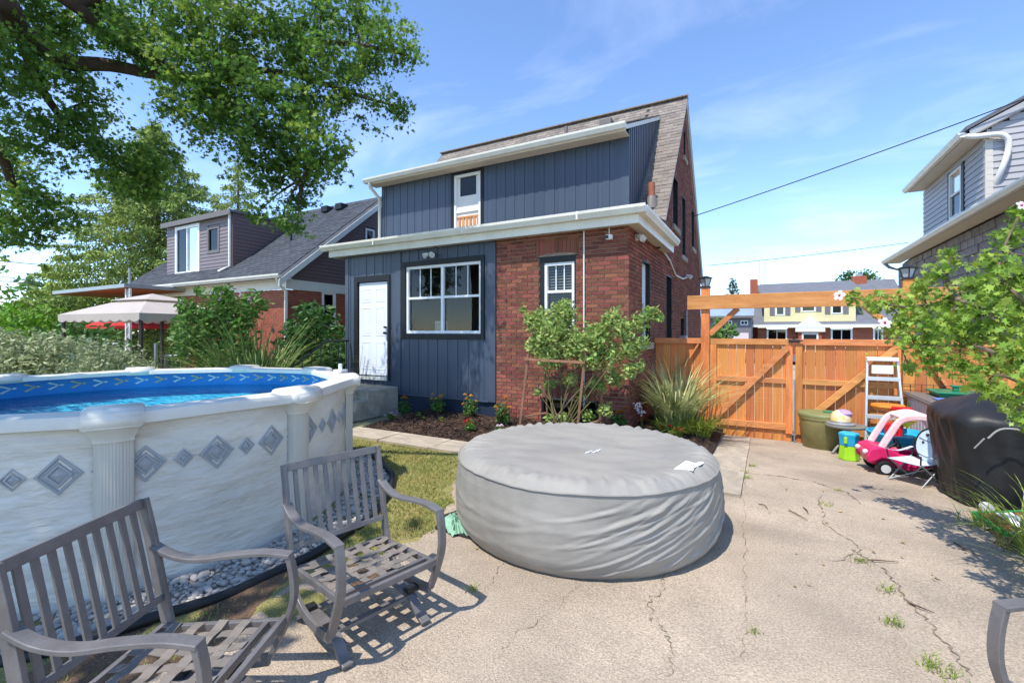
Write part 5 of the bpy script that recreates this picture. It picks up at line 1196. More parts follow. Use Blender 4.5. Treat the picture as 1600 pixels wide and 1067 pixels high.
t = MB(); t.extrude([(NX1-.02, NY, 3.22), (NX1-.02, NRY, nrz(NRY)-.05), (NX1-.02, 16.8, 3.22)], (-.05, 0, 0)); gb_ = t.build('gable_wall', 'mauve_dark', nb)
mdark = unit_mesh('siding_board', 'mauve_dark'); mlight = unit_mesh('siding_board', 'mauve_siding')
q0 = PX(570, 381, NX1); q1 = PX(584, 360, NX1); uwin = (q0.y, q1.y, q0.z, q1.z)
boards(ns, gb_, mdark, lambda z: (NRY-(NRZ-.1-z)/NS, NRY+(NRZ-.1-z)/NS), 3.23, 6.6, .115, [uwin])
window(nb, ns, *uwin, .07, .03, depth=.4)
nd = Wall('-Y', NDY); a0 = PY(275, 437, NDY); a1 = PY(313, 348, NDY); slw = (a0.x, a1.x, 3.78, a1.z); b0 = PY(325, 397, NDY); b1 = PY(344, 352, NDY); smw = (b0.x, b1.x, b0.z, b1.z)
t = MB()
for x0, x1, z0, z1 in ((NDX0, slw[0], 3.6, NDZ), (slw[0], slw[1], slw[3], NDZ), (slw[1], smw[0], 3.6, NDZ), (smw[0], smw[1], 3.6, smw[2]), (smw[0], smw[1], smw[3], NDZ), (smw[1], NDX1, 3.6, NDZ)): t.box(x0, x1, NDY+.01, NDY+.1, z0, z1)
ndw = t.build('dormer_wall', 'mauve_siding', nb)
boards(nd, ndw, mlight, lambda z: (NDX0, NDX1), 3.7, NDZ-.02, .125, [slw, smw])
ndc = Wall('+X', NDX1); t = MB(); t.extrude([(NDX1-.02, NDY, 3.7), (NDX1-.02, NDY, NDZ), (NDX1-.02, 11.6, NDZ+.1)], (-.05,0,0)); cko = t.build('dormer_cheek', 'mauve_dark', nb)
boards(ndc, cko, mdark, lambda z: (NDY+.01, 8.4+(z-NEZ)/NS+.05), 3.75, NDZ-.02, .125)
wo = window(nb, nd, *slw, .12, .02, mull=True, depth=.6, glass='glass_far'); window(nb, nd, *smw, .1, .02, depth=.5, glass='glass_far', frame='box_lid')
t = MB(); t.box(NDX0-.12, NDX1+.1, NDY-.15, 11.8, NDZ+.02, NDZ+.09); t.build('dormer_roof', 'roof_slate', nb); t = MB(); t.box(NDX0-.13, NDX1+.11, NDY-.19, NDY-.152, NDZ-.08, NDZ+.1); t.build('dormer_fascia', 'box_lid', nb)
t = MB(); t.tube([(NDX1-.08, NDY-.08, NDZ), (NDX1-.08, NDY-.07, 3.9), (NDX1-.35, NDY-.3, 3.7)], .05, 8); t.build('downspout', 'white_trim', nb, True)
t = MB(); t.box(NDX1-.12, NDX1+.02, NDY-.03, NDY+.02, 3.7, NDZ); t.build('corner_trim', 'mauve_dark', ndw)
for x in (-15.2, -14.4): t = MB(); t.box(x, x+.35, 12.1, 12.45, 6.3, 6.55); t.build('roof_vent', 'black_trim', nro, bevel=.03)
MB().tube([(-14.6, 10.4, 4.7), (-14.6, 10.4, 5.15)], .04, 8).build('vent_pipe', 'black_trim', nro)
MB().tube([(-20.3, 11.2, 5.2), (-20.3, 11.2, 6.75)], .32, 4).build('chimney', 'far_brick', nb)
t = MB(); t.box(-24, -18.1, 6.93, NY-.03, 3.08, 3.2); po = t.build('porch_roof', 'galv', nb); MB().box(-23.9, -18.2, 7.0, NY-.05, 3.05, 3.077).build('porch_ceiling', 'terracotta', nb)
MB().tube([(-18.4, 7.2, 3.19), (-18.4, 7.2, 3.75)], .04, 8).build('porch_vent', 'galv', po)
for x in (-18.35, -18.1): t = MB(); t.box(x, x+.06, 7.05, 7.11, 0, 3.05); t.build('porch_post', 'white_metal', nb)
for i in range(8): t = MB(); z = .3+i*.35; t.bar((-18.32, 7.08, z), (-18.07, 7.08, z+.3), .02, .03, up=(0,1,0)); t.build('lattice_bar', 'white_metal', nb)
pr = thing('porch_railing', 'white metal railing in front of the brick bungalow porch', 'railing', (-20, 7, 0))
t = MB(); t.bar((-23.5, 7, 1.25), (-18.4, 7, 1.25), .05, .05); t.bar((-23.5, 7, .55), (-18.4, 7, .55), .04, .04); t.build('rail', 'white_metal', pr)
for i in range(40): t = MB(); x = -23.4+i*.126; t.box(x, x+.025, 6.99, 7.01, .55, 1.25); t.build('baluster', 'white_metal', pr)
um = thing('patio_umbrella', 'red patio umbrella open on the bungalow porch', 'umbrella', (-20.2, 7.9, 0)); t = MB(); t.lathe([(1.25, 1.75), (1.25, 1.85), (.7, 2.1), (.03, 2.3)], (-20.2, 7.9, 0), 8, False); t.build('canopy', 'red_canvas', um); MB().tube([(-20.2,7.9,0),(-20.2,7.9,2.25)], .025, 8).build('pole', 'white_metal', um)
# gazebo
GZ = Vector((-14.3, 6.1, 0)); gzb = thing('gazebo', 'beige fabric gazebo with scalloped edge behind the pool', 'gazebo', GZ)
gzr = R(8); hx, hy = 1.6, 1.25
def GP(x, y, z): return Vector((GZ.x + x*math.cos(gzr) - y*math.sin(gzr), GZ.y + x*math.sin(gzr) + y*math.cos(gzr), z))
t = MB(); t.face(GP(-hx,-hy,2.08), GP(hx,-hy,2.08), GP(.55,-.45,2.46), GP(-.55,-.45,2.46)); t.face(GP(hx,-hy,2.08), GP(hx,hy,2.08), GP(.55,.45,2.46), GP(.55,-.45,2.46)); t.face(GP(hx,hy,2.08), GP(-hx,hy,2.08), GP(-.55,.45,2.46), GP(.55,.45,2.46)); t.face(GP(-hx,hy,2.08), GP(-hx,-hy,2.08), GP(-.55,-.45,2.46), GP(-.55,.45,2.46)); cpy = t.build('canopy', 'canvas', gzb)
t = MB()
for k in range(4):
    q = [(-.72,-.6),(.72,-.6),(.72,.6),(-.72,.6)]; a, b = q[k], q[(k+1) % 4]; t.face(GP(a[0],a[1],2.46), GP(b[0],b[1],2.46), GP(0,0,2.66))
t.build('canopy_top', 'canvas', gzb)
for (xa, ya, xb, yb) in ((-hx,-hy,hx,-hy), (hx,-hy,hx,hy), (hx,hy,-hx,hy), (-hx,hy,-hx,-hy)):
    n = 9; t = MB()
    for i in range(n):
        pts = []
        for k in range(7):
            u = (i+k/6)/n; pts.append(GP(xa+(xb-xa)*u, ya+(yb-ya)*u, 1.93 - .05*math.sin(math.pi*k/6)))
        u1 = (i+1)/n; u0 = i/n; t.face(*(pts + [GP(xa+(xb-xa)*u1, ya+(yb-ya)*u1, 2.08), GP(xa+(xb-xa)*u0, ya+(yb-ya)*u0, 2.08)]))
    t.build('valance', 'canvas', cpy)
for x, y in ((-hx+.08,-hy+.08),(hx-.08,-hy+.08),(hx-.08,hy-.08),(-hx+.08,hy-.08)):
    a = GP(x,y,0); t = MB(); t.tube([a, a+Vector((0,0,2.1))], .045, 6); t.build('post', 'dark_post', gzb)
# grey metal yard gate behind the pool
yg = thing('garden_gate', 'low galvanised metal gate between hedge and tall grass', 'gate', PD(268, 585, 9.6))
a = PD(258, 560, 9.6); b = PD(300, 556, 9.6); t = MB(); t.tube(spline([Vector((a.x,a.y,.0)), Vector((a.x,a.y,1.05)), Vector((a.x+.1,a.y+.06,1.14)), Vector((b.x,b.y,1.14))], 5), .022, 8); t.build('frame', 'galv', yg, True)
t = MB(); t.tube([Vector((a.x-.15,a.y-.1,0)), Vector((a.x-.15,a.y-.1,1.4))], .035, 8); t.build('post', 'galv', yg, True)
for i in range(6): t = MB(); p = a.lerp(b, (i+.5)/6); t.tube([Vector((p.x,p.y,.1)), Vector((p.x,p.y,1.12))], .006, 5); t.build('upright', 'galv', yg)

# right neighbour: rough stone side wall, grey dormer
rn = thing('stone_house', 'grey stone house with pale siding dormer at right', 'house', (8, 15.5, -.5))
RX0 = 4.3; rw = Wall('-X', RX0); RY0, RY1, REZ = 10.0, 20.9, 4.2
brick_box(rn, rw, 'stone_wall', lambda z: (RY0, RY1), -.55, 4.12, [], 'stone_wall', 'stone_joint', .42, .20, .05, .03, indiv=290, one='stone_one', key=lambda q: (q[2] < 1.2, abs(q[0]-15)), nm='stone_block')
t = MB(); t.box(RX0+.05, 12, RY0, RY1, -.55, 4.1); t.build('body_wall', 'stone_joint', rn)
rs = .72; t = MB()
for x0, x1, z in ((3.85, 8.6, 0), ):
    t.face((3.85, RY0-.2, REZ+.05), (3.85, RY1+.3, REZ+.05), (8.6, RY1+.3, REZ+.05+rs*4.75), (8.6, RY0-.2, REZ+.05+rs*4.75)); t.face((13.3, RY0-.2, REZ+.05), (13.3, RY1+.3, REZ+.05), (8.6, RY1+.3, REZ+.05+rs*4.75), (8.6, RY0-.2, REZ+.05+rs*4.75))
rro = t.build('roof', 'roof_slate', rn)
t = MB(); t.extrude([(RX0+.06, RY0+.01, 4.1), (12, RY0+.01, 4.1), (8.6, RY0+.01, REZ+rs*4.7)], (0, .1, 0)); t.extrude([(RX0+.06, RY1-.05, 4.1), (12, RY1-.05, 4.1), (8.6, RY1-.05, REZ+rs*4.7)], (0, .03, 0)); t.build('gable_wall', 'grey_siding', rn)
t = MB(); t.box(3.9, RX0, RY0-.2, RY1+.3, 4.1, 4.13); t.build('soffit', 'soffit', rn)
t = MB(); t.extrude([(3.88-(-y)*1.0, RY0-.2, 4.1+z) for y, z in gp], (0, RY1-RY0+.5, 0)); t.build('gutter', 'gutter_white', rn)
t = MB(); t.tube([(3.82, RY1+.1, 4.1), (3.95, RY1+.05, 3.95), (4.22, RY1-.1, 3.8), (4.24, RY1-.1, -.4)], .055, 8); t.build('downspout', 'galv', rn, True)
DYa, DYb, DZt = 13.9, 18.35, 6.0; rd = Wall('-X', RX0); gme = unit_mesh('siding_board', 'grey_siding')
w0 = PX(1487, 320, RX0); w1 = PX(1506, 250, RX0); dwn = (min(w0.y, w1.y), max(w0.y, w1.y), 4.55, DZt-.25)
t = MB(); t.box(RX0+.01, 7.5, DYa, DYb, 4.2, DZt+.1); ddo = t.build('dormer_wall', 'grey_siding', rn)
boards(rd, ddo, gme, lambda z: (DYa, DYb), 4.25, DZt-.02, .14, [dwn], d=.02)
dce = Wall('-Y', DYa); boards(dce, ddo, gme, lambda z: (RX0+max(0, z-DZt-.1)/.5, 7.6), 4.25, DZt+1.5, .14, d=.015)
t = MB(); t.extrude([(RX0, DYa+.005, DZt), (7.6, DYa+.005, DZt), (7.6, DYa+.005, DZt+1.6)], (0,.05,0)); t.build('dormer_gable', 'grey_siding', rn)
window(rn, rd, *dwn, .06, .04, mid=(dwn[2]+dwn[3])/2, depth=.2, glass='glass_far', frame='white_trim')
t = MB(); rd.box(t, dwn[0]-.14, dwn[0]-.01, 0, .05, dwn[2]-.05, dwn[3]+.05); rd.box(t, dwn[1]+.01, dwn[1]+.14, 0, .05, dwn[2]-.05, dwn[3]+.05); t.build('window_trim', 'black_trim', rn)
t = MB(); t.box(RX0-.025, RX0+.1, DYa-.03, DYa+.1, 4.2, DZt); t.build('corner_trim', 'soffit', rn)
t = MB(); t.extrude([(3.93, DYa-.12, DZt+.12), (7.8, DYa-.12, DZt+.12+.5*3.87), (7.8, DYa-.12, DZt+.24+.5*3.87), (3.93, DYa-.12, DZt+.2)], (0, DYb-DYa+.3, 0)); t.build('dormer_roof', 'roof_slate', rn)
t = MB(); t.box(3.95, RX0+.02, DYa-.1, DYb+.15, DZt-.02, DZt+.01); t.build('dormer_soffit', 'soffit', rn)
t = MB(); t.extrude([(4.0, DYa-.12, DZt-.03), (7.8, DYa-.12, DZt-.03+.5*3.8), (7.8, DYa-.12, DZt+.11+.5*3.8), (4.0, DYa-.12, DZt+.12)], (0, .04, 0)); t.build('dormer_rake', 'grey_siding', rn)
t = MB(); t.extrude([(4.05, DYa-.08, DZt-.02), (7.8, DYa-.08, DZt-.02+.5*3.75), (7.8, DYa-.08, DZt+.5*3.75), (4.05, DYa-.08, DZt)], (0, .1, 0)); t.build('dormer_rake_soffit', 'soffit', rn)
t = MB(); t.extrude([(3.93+y, DYa-.1, DZt-.02+z) for y, z in gp], (0, DYb-DYa+.28, 0)); t.build('dormer_gutter', 'gutter_white', rn)
t = MB(); t.tube(spline([(3.9, DYa+.0, DZt+.05), (4.1, DYa-.1, DZt-.05), (4.5, DYa-.12, DZt-.1), (4.62, DYa-.1, DZt-.35), (4.5, DYa-.08, 5.1), (4.35, DYa+.3, 4.6), (4.1, DYa+1.2, 4.42)], 5), .06, 8); t.build('dormer_downspout', 'white_trim', rn, True)

# houses across the street
sh = thing('street_house', 'far house with pale yellow shed dormer and grey roof beyond the gate', 'house', (4, 55, -1.5))
SY = 51.0; sw = Wall('-Y', SY); X0 = PY(1175, 500, SY).x; X1 = PY(1425, 500, SY).x; ez = PY(1275, 510, SY).z; rzh = PY(1275, 441, 55).z
wins = []
for xa, xb in ((1198, 1230), (1298, 1332), (1364, 1380)):
    wins.append((PY(xa, 520, SY).x, PY(xb, 520, SY).x, ez-2.0, ez-.2))
dcx = (PY(1247, 520, SY).x, PY(1283, 520, SY).x)
brick_box(sh, sw, 'brick_wall', lambda z: (X0+.5, X1), -1.6, ez, wins + [(dcx[0], dcx[1], -1.6, ez)], 'far_brick', 'far_mortar', .42, .14)
for wq in wins: window(sh, sw, *wq, .14, .03, mull=True, glass='glass_far', depth=.4)
t = MB(); t.box(dcx[0], dcx[1], SY-.5, SY, -1.6, ez-.25); t.build('porch_wall', 'far_brick', sh)
t = MB(); t.extrude([(dcx[0]-.3, SY-.7, ez-.1), (dcx[1]+.3, SY-.7, ez-.1), ((dcx[0]+dcx[1])/2, SY-.7, ez+1.0)], (0, .9, 0)); t.box(dcx[0]-.25, dcx[1]+.25, SY-.68, SY, ez-.5, ez-.11); t.build('porch_gable', 'white_trim', sh)
m_ = (dcx[0]+dcx[1])/2; t = MB(); t.box(m_-.65, m_+.65, SY-.53, SY-.51, ez-2.4, ez-.6); t.build('door', 'white_trim', sh); MB().box(m_-.5, m_+.5, SY-.56, SY-.535, ez-1.2, ez-.75).build('door_light', 'dark_inside', bpy.data.objects['door'] if False else sh)
t = MB(); t.box(X0, X1+.4, SY-.6, SY-.45, ez-.05, ez+.18); t.build('gutter', 'white_trim', sh)
RYs = 55.0; t = MB(); t.face((X0, SY-.5, ez+.1), (X1+.4, SY-.5, ez+.1), (X1+.4-.8, RYs, rzh), (X0+.2, RYs, rzh)); t.face((X0, 59, ez), (X1, 59, ez), (X1-.4, RYs, rzh), (X0+.2, RYs, rzh)); t.face((X0, SY-.5, ez+.1), (X0, 59, ez), (X0+.2, RYs, rzh)); t.build('roof', 'roof_slate', sh)
y0 = 50.9; da, db = PY(1194, 480, y0).x, PY(1337, 480, y0).x; dz0, dz1 = PY(1270, 502, y0).z, PY(1270, 462, y0).z
t = MB(); t.box(da, db, y0, 55, dz0-.3, dz1); so_ = t.build('dormer_wall', 'cream_siding', sh); cme_ = unit_mesh('siding_board', 'cream_siding'); sdw = Wall('-Y', y0)
dwins = [(PY(a_, 480, y0).x, PY(b_, 480, y0).x, PY(1270, z0_, y0).z, PY(1270, z1_, y0).z) for a_, b_, z0_, z1_ in ((1212, 1226, 492, 478), (1252, 1274, 487, 474), (1299, 1316, 491, 477))]
boards(sdw, so_, cme_, lambda z: (da, db), dz0-.2, dz1, .2, dwins, d=.02)
for dq in dwins:
    window(sh, sdw, *dq, .1, .05, glass='glass_far', inside=False); 
    for xx in (dq[0]-.5, dq[1]+.05): t = MB(); t.box(xx, xx+.42, y0-.08, y0-.04, dq[2], dq[3]); t.build('shutter', 'dark_grey_siding', sh)
t = MB(); t.face((da-.4, y0-.4, dz1+.0), (db+.4, y0-.4, dz1), (db+.4, 55.2, rzh+.05), (da-.4, 55.2, rzh+.05)); t.build('dormer_roof', 'roof_slate', sh)
c1 = PY(1178, 440, 53).x; t = MB(); t.box(c1-.35, c1+.35, 52.6, 53.4, -1.5, PY(1178, 437, 53).z); t.build('chimney', 'far_brick', sh)
c2 = PY(1342, 440, 55).x; t = MB(); t.box(c2-.55, c2+.55, 54.6, 55.4, ez, PY(1342, 432, 55).z); co = t.build('chimney', 'far_brick', sh); MB().box(c2-.25, c2+.25, 54.8, 55.2, PY(1342, 432, 55).z, PY(1342, 428, 55).z).build('chimney_pot', 'galv', co)
an = thing('tv_antenna', 'thin lattice television mast above the far yellow house', 'antenna', PY(1190, 445, 56)); b_ = PY(1191, 448, 56); tp = PY(1190, 408, 56)
for dx in (-.3, .3): t = MB(); t.tube([(b_.x+dx*.6, 56, b_.z), (b_.x+dx*.9, 56, tp.z)], .03, 5); t.build('mast', 'galv', an)
for i in range(7): t = MB(); z = b_.z+(tp.z-b_.z)*(i+.5)/7; w_ = .5 if i < 3 else 1.0; t.tube([(b_.x-w_, 56, z), (b_.x+w_, 56, z+.1)], .025, 5); t.build('element', 'galv', an)
gh = thing('grey_house', 'small far grey house with solar roof left of the yellow one', 'house', (-4, 47, -1)); gx0, gx1 = PY(1085, 500, 46).x, PY(1174, 500, 46).x; t = MB(); zt_ = PY(1140, 494, 46).z
t.box(gx0, gx1, 46, 52, -1.5, zt_); t.build('wall', 'dark_grey_siding', gh); t = MB(); t.face((gx0-.3, 45.6, zt_), (gx1+.2, 45.6, zt_), (gx1+.2, 49, zt_+.95), (gx0-.3, 49, zt_+.95)); gro = t.build('roof', 'solar', gh)
for i in range(6): t = MB(); xx = gx0+.3+i*.98; t.box(xx, xx+.02, 45.6, 45.62, zt_, zt_+.02); 
t = MB(); t.box(gx0-.3, gx1+.2, 45.55, 45.62, zt_-.18, zt_+.02); t.build('gutter', 'box_lid', gh)
gw = Wall('-Y', 46)
for a_, b_ in ((1133, 1144), (1157, 1169)): window(gh, gw, PY(a_, 500, 46).x, PY(b_, 500, 46).x, PY(1140, 508, 46).z, PY(1140, 501, 46).z, .08, .03, glass='glass_far', inside=False, mull=True)
MB().box(PY(1140,1,46).x-1, PY(1160,1,46).x+.5, 45.95, 45.98, -1, PY(1140, 520, 46).z).build('garage_door', 'box_side', gh)
# overhead wires
for (p, q, sag, r, lb) in (((-1.72, 13.6, 4.85), PD(1640, 140, 9.5), .05, .012, 'black service wire running from the brick gable to upper right'), (PD(1105, 415, 34), PD(1420, 379, 34), .1, .02, 'thin far wire above the yellow house'), (PD(-60, 400, 26), PD(130, 417, 26), .1, .022, 'upper black overhead wire left of the spruce'), (PD(-60, 424, 26), PD(110, 440, 26), .1, .018, 'middle thin overhead wire left of the spruce'), (PD(-60, 433, 26), PD(80, 444, 26), .05, .022, 'lowest black overhead wire left of the spruce')):
    p = Vector(p); q = Vector(q); o = MB().tube([p.lerp(q, i/16) - Vector((0,0,sag*4*(i/16)*(1-i/16))) for i in range(17)], r, 6).build('overhead_wire', 'wire', None, True); tag(o, lb, 'wire', 'overhead wires')

# ================================================================== plants
OVAL = [(-1,0,0),(-.2,-.45,.12),(.5,-.3,.08),(1,0,-.05),(.5,.3,.08),(-.2,.45,.12)]; OVF = [(0,1,2,3),(0,3,4,5)]
SPRAY = [(0,0,0),(.35,-.16,.02),(1,0,-.05),(.35,.16,.02)]; SPF = [(0,1,2,3)]
LOBE = [(-.7,0,0)]; LBF = []
for k in range(6): a = R(-125+50*k); LOBE.append((.34*math.cos(a)-.05, .34*math.sin(a), .03))
for k, (ra) in enumerate((.62,.9,1.05,.9,.62)): a = R(-100+50*k); LOBE.append((ra*math.cos(a)-.05, ra*math.sin(a), -.06))
LBF = [(0, 1+k, 7+k, 2+k) for k in range(5)]
def clump_pts(c, r, n, shell=.45, sub=0):
    if sub:
        S_ = clump_pts(c, r, max(2, n//sub), shell); i = RN.integers(0, len(S_), n); return S_[i] + RN.normal(size=(n, 3))*np.array((.075,.075,.05))[None]*(1 if np.mean(r) > .2 else .5)
    d = RN.normal(size=(n, 3)); d /= np.linalg.norm(d, axis=1)[:, None]; rad = (shell + (1-shell)*RN.random(n)**.7)
    rr = np.array(r if hasattr(r, '__len__') else (r, r, r)); wob = 1 + .25*np.sin(d[:,0]*4+c[0]*3)*np.sin(d[:,1]*5+c[1]) + RN.normal(size=n)*.12
    return np.array(c)[None] + d*rr[None]*(rad*wob)[:, None]
def foliage(parent, name, clumps, size, m, T=OVAL, TF=OVF, dens=400, flat=None, down=None, shell=.35, kind=None, sub=0):
    P = [clump_pts(c, r, max(6, int(dens*(np.prod(r)**(1/3) if hasattr(r, '__len__') else r)**2)), shell, sub) for c, r in clumps]; P = np.concatenate(P); S = size*np.clip(RN.normal(1, .3, len(P)), .4, 1.6)
    V, F = leaves_np(P, S, T, TF, flat, down); return big(name, V, F, m, parent, kind)
def plant(name, label, cat, base, group=None): return thing(name, label, cat, base, group)
def stems(parent, base, tips, r, m='stem', name='stem', j=.06):
    for tpt in tips:
        b = Vector(base) + Vector((rnd.uniform(-j,j), rnd.uniform(-j,j), 0)); e = Vector(tpt); mid = b.lerp(e, .5) + Vector((rnd.uniform(-.08,.08), rnd.uniform(-.08,.08), .04))*(e-b).length
        MB().tube(spline([b, mid, e], 4), [r*(1-.7*i/8) for i in range(9)], 5).build(name, m, parent, True)
# --- the big shade tree over the pool
tree = plant('oak_tree', 'large dark leafy tree overhanging the pool from the left', 'tree', (-10.2, -1.6, 0))
T0 = Vector((-10.2, -1.6, 0))
t = MB(); t.tube(spline([T0, T0+Vector((.1,.1,1.5)), T0+Vector((.2,.35,3.2)), T0+Vector((.3,.8,4.6))], 6), [.55-.012*i for i in range(19)], 14); t.build('trunk', 'bark', tree, True)
fork = T0+Vector((.3,.8,4.5))
limbs = [[fork, PD(-60,-10,5.4), PD(30,45,6.0), PD(95,95,6.4), PD(170,102,6.8), PD(245,117,7.0), PD(330,125,7.1), PD(420,130,7.2)],
         [fork, PD(-40,-60,5.6), PD(110,5,6.2), PD(160,50,6.6), PD(215,85,6.9), PD(290,120,7.1), PD(400,200,7.2), PD(470,280,7.3)],
         [PD(110,5,6.2), PD(220,-20,6.8), PD(360,10,7.2), PD(470,60,7.3), PD(560,70,7.3), PD(630,85,7.3)],
         [PD(330,125,7.1), PD(400,110,7.2), PD(480,123,7.2), PD(560,150,7.2), PD(615,165,7.2)],
         [PD(30,45,6.0), PD(60,130,6.4), PD(110,200,6.8), PD(170,250,7.0), PD(230,285,7.2)],
         [PD(-60,-10,5.4), PD(-30,150,6), PD(10,260,6.5), PD(30,320,6.8), PD(60,360,7)],
         [fork, Vector((-8,-1.8,6.2)), Vector((-6.4,-2,7)), Vector((-4.6,-1.6,7.2))], [fork, Vector((-8.6,.6,6.6)), Vector((-6.6,.4,7.6)), Vector((-4.6,1.0,7.8))], [fork, Vector((-11.5,1.5,6.5)), Vector((-12.5,4,7.5))]]
lw = [(.16,.04),(.11,.03),(.10,.02),(.06,.015),(.07,.015),(.10,.02),(.16,.05),(.16,.05),(.16,.05)]
for L_, (ra, rb) in zip(limbs, lw):
    sp = spline(L_, 5); n = len(sp); t = MB(); t.tube(sp, [ra+(rb-ra)*i/(n-1) for i in range(n)], 9); t.build('limb', 'bark', tree, True)
ck_ = []
for row in ("20,20,6 80,40,6.5 150,20,6.5 220,40,7 290,30,7 360,30,7 430,30,7 500,20,7.2 560,30,7.3 605,60,7.3,.35 180,60,6.8 250,80,7.2 320,90,7 390,90,7 460,80,7 520,90,7.2 570,105,7.3,.4 "
            "300,140,7 360,150,7 420,150,7 480,155,7.2 540,150,7.2,.45 598,165,7.2,.3 626,180,7.2,.24 632,88,7.3,.28 340,190,7.1 390,200,7.1 440,205,7.2 490,205,7.2,.45 515,240,7.2,.35 "
            "400,250,7.2,.45 450,255,7.2,.45 490,270,7.3,.4 425,290,7.3,.3 475,310,7.3,.33 440,340,7.3,.25 465,355,7.3,.22 400,335,7.3,.2 130,195,6.8,.4 90,215,6.7,.4 165,240,7,.4 205,262,7,.4 240,250,7,.4 185,290,7.1,.28 228,298,7.2,.3 150,160,6.6,.35 "
            "30,285,6.6,.42 15,335,6.7,.42 58,310,6.8,.35 8,375,6.9,.28 40,200,6.4,.4 15,150,6.2,.45 60,115,6.3,.4 0,240,6.5,.4 75,345,7,.24 110,340,7,.22 60,375,7,.18 25,80,6.2,.45 120,120,6.6,.3 270,170,7,.3").split():
    q = [float(v) for v in row.split(',')]; ck_.append((PD(q[0], q[1], q[2]+rnd.uniform(-.4,.4)), q[3] if len(q) > 3 else .55))
for c_, r in ck_:                                                 # twig from the nearest limb into each clump
    best = min((p for L_ in limbs[:6] for p in spline(L_, 3)), key=lambda p: (p-c_).length)
    if (best-c_).length > .1: MB().tube(spline([best, best.lerp(c_, .5)+Vector((0,0,.05)), c_], 3), [.022,.02,.018,.014,.011,.009,.006], 5).build('twig_branch', 'bark', tree, True)
ol_ = [c for i, c in enumerate(ck_) if i % 4]; ol2 = [c for i, c in enumerate(ck_) if not i % 4]
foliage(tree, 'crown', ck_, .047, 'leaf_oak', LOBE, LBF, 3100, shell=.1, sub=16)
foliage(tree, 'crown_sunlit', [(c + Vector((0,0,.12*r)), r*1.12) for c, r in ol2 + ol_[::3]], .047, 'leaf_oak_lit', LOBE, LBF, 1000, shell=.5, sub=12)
up = []
for _ in range(70):
    x = rnd.uniform(-9.3, -3.7); y = rnd.uniform(-4.5, -1.0) if x > -8.5 else rnd.uniform(-5, 1.6); z = rnd.uniform(5.4, 6.6) if x > -8.5 else rnd.uniform(5.6, 9)
    if x > -8.5 and rnd.random() < .6: continue
    d = -sT*x + cT*y; 
    if d > .4 and (z-EYE)/d < .95: continue
    up.append((Vector((x, y, z)), rnd.uniform(.6, 1.0)))
foliage(tree, 'crown_overhead', up, .14, 'leaf_oak', LOBE, LBF, 330, shell=.2)
# --- spruces
def spruce(label, base, Hh, Rr, n, m, size=.3, bare=.12, seed=1):
    tr_ = plant('spruce_tree', label, 'tree', base, 'conifers behind the houses'); b = Vector(base); MB().tube([b, b+Vector((0,0,Hh*.5)), b+Vector((0,0,Hh))], [Rr*.06, Rr*.035, .02], 8).build('trunk', 'bark_pale', tr_, True)
    P = []; rg = random.Random(seed); brn = MB()
    for k in range(n):
        u = bare + (1-bare)*(k/n)**.9; z = Hh*u; L_ = Rr*(1-u)**.75*rg.uniform(.65, 1.08) + .15; a = k*2.399 + rg.uniform(-.3,.3); e = b + Vector((L_*math.cos(a), L_*math.sin(a), z - L_*.28)); s_ = b + Vector((0,0,z))
        mid = s_.lerp(e, .55) + Vector((0,0,-L_*.06)); brn.tube([s_, mid, e], [.05*(1-u)+.012, .03*(1-u)+.008, .004], 4)
        m_ = int(95*L_/max(.2, size*2.2)); 
        for _ in range(m_):
            t_ = rg.random()**.6; p = (s_.lerp(mid, t_/.55) if t_ < .55 else mid.lerp(e, (t_-.55)/.45)); sd = (1-t_)*L_*.28+.06; P.append((p.x+rg.gauss(0,sd*.6), p.y+rg.gauss(0,sd*.6), p.z-abs(rg.gauss(0,.5))*size))
    brn.build('branches', 'bark_pale', tr_); P = np.array(P); V, F = leaves_np(P, RN.uniform(size*.4, size*.85, len(P)), SPRAY, SPF, None, 1.1); big('needles', V, F, m, tr_)
spruce('tall yellow green spruce with drooping boughs behind the gazebo', PD(243, 560, 24)*Vector((1,1,0)) if False else (PD(243,518,24).x, PD(243,518,24).y, 0), 12.8, 8.0, 190, 'needle', .34, .03, 3)
spruce('thinner yellow spruce rising right behind the mauve dormer', (PD(372,518,31).x, PD(372,518,31).y, 0), 13.6, 4.4, 80, 'needle', .36, .1, 5)
spruce('small dark fir beyond the gate left of the yellow house', (PD(1145,518,46).x, PD(1145,518,46).y, -1), 8.2, 2.0, 60, 'needle_dark', .32, .1, 8)
# --- shrubs on the left boundary
def shrub(name, label, cat, clumps, size, m, dens, base, T=OVAL, TF=OVF, group=None, sr=.02, shell=.35):
    o = plant(name, label, cat, base, group); foliage(o, 'foliage', clumps, size, m, T, TF, dens, shell=shell); stems(o, base, [c for c, r in clumps[::2]], sr, 'bark_pale' if sr > .015 else 'stem'); return o
cl = [(PD(x, y, 8.6+rnd.uniform(-.5,.5)), r) for x, y, r in ((-30,570,.55),(15,565,.5),(60,560,.5),(105,565,.5),(150,570,.45),(190,575,.4),(40,585,.5),(90,585,.5),(140,590,.45),(85,540,.25),(215,585,.3),(0,545,.35))]
shrub('variegated_hedge', 'cream and green variegated hedge along the far side of the pool', 'hedge', cl, .04, 'leaf_pale', 4800, (PD(80,560,8.6).x, PD(80,560,8.6).y, 0), shell=.6)
cl = [(PD(x, y, 9.6+rnd.uniform(-.3,.3)), r) for x, y, r in ((310,500,.4),(345,480,.42),(375,500,.4),(330,530,.45),(370,540,.4),(300,540,.4),(350,460,.22),(312,455,.12),(290,480,.2),(335,570,.4),(395,475,.3),(285,520,.25))]
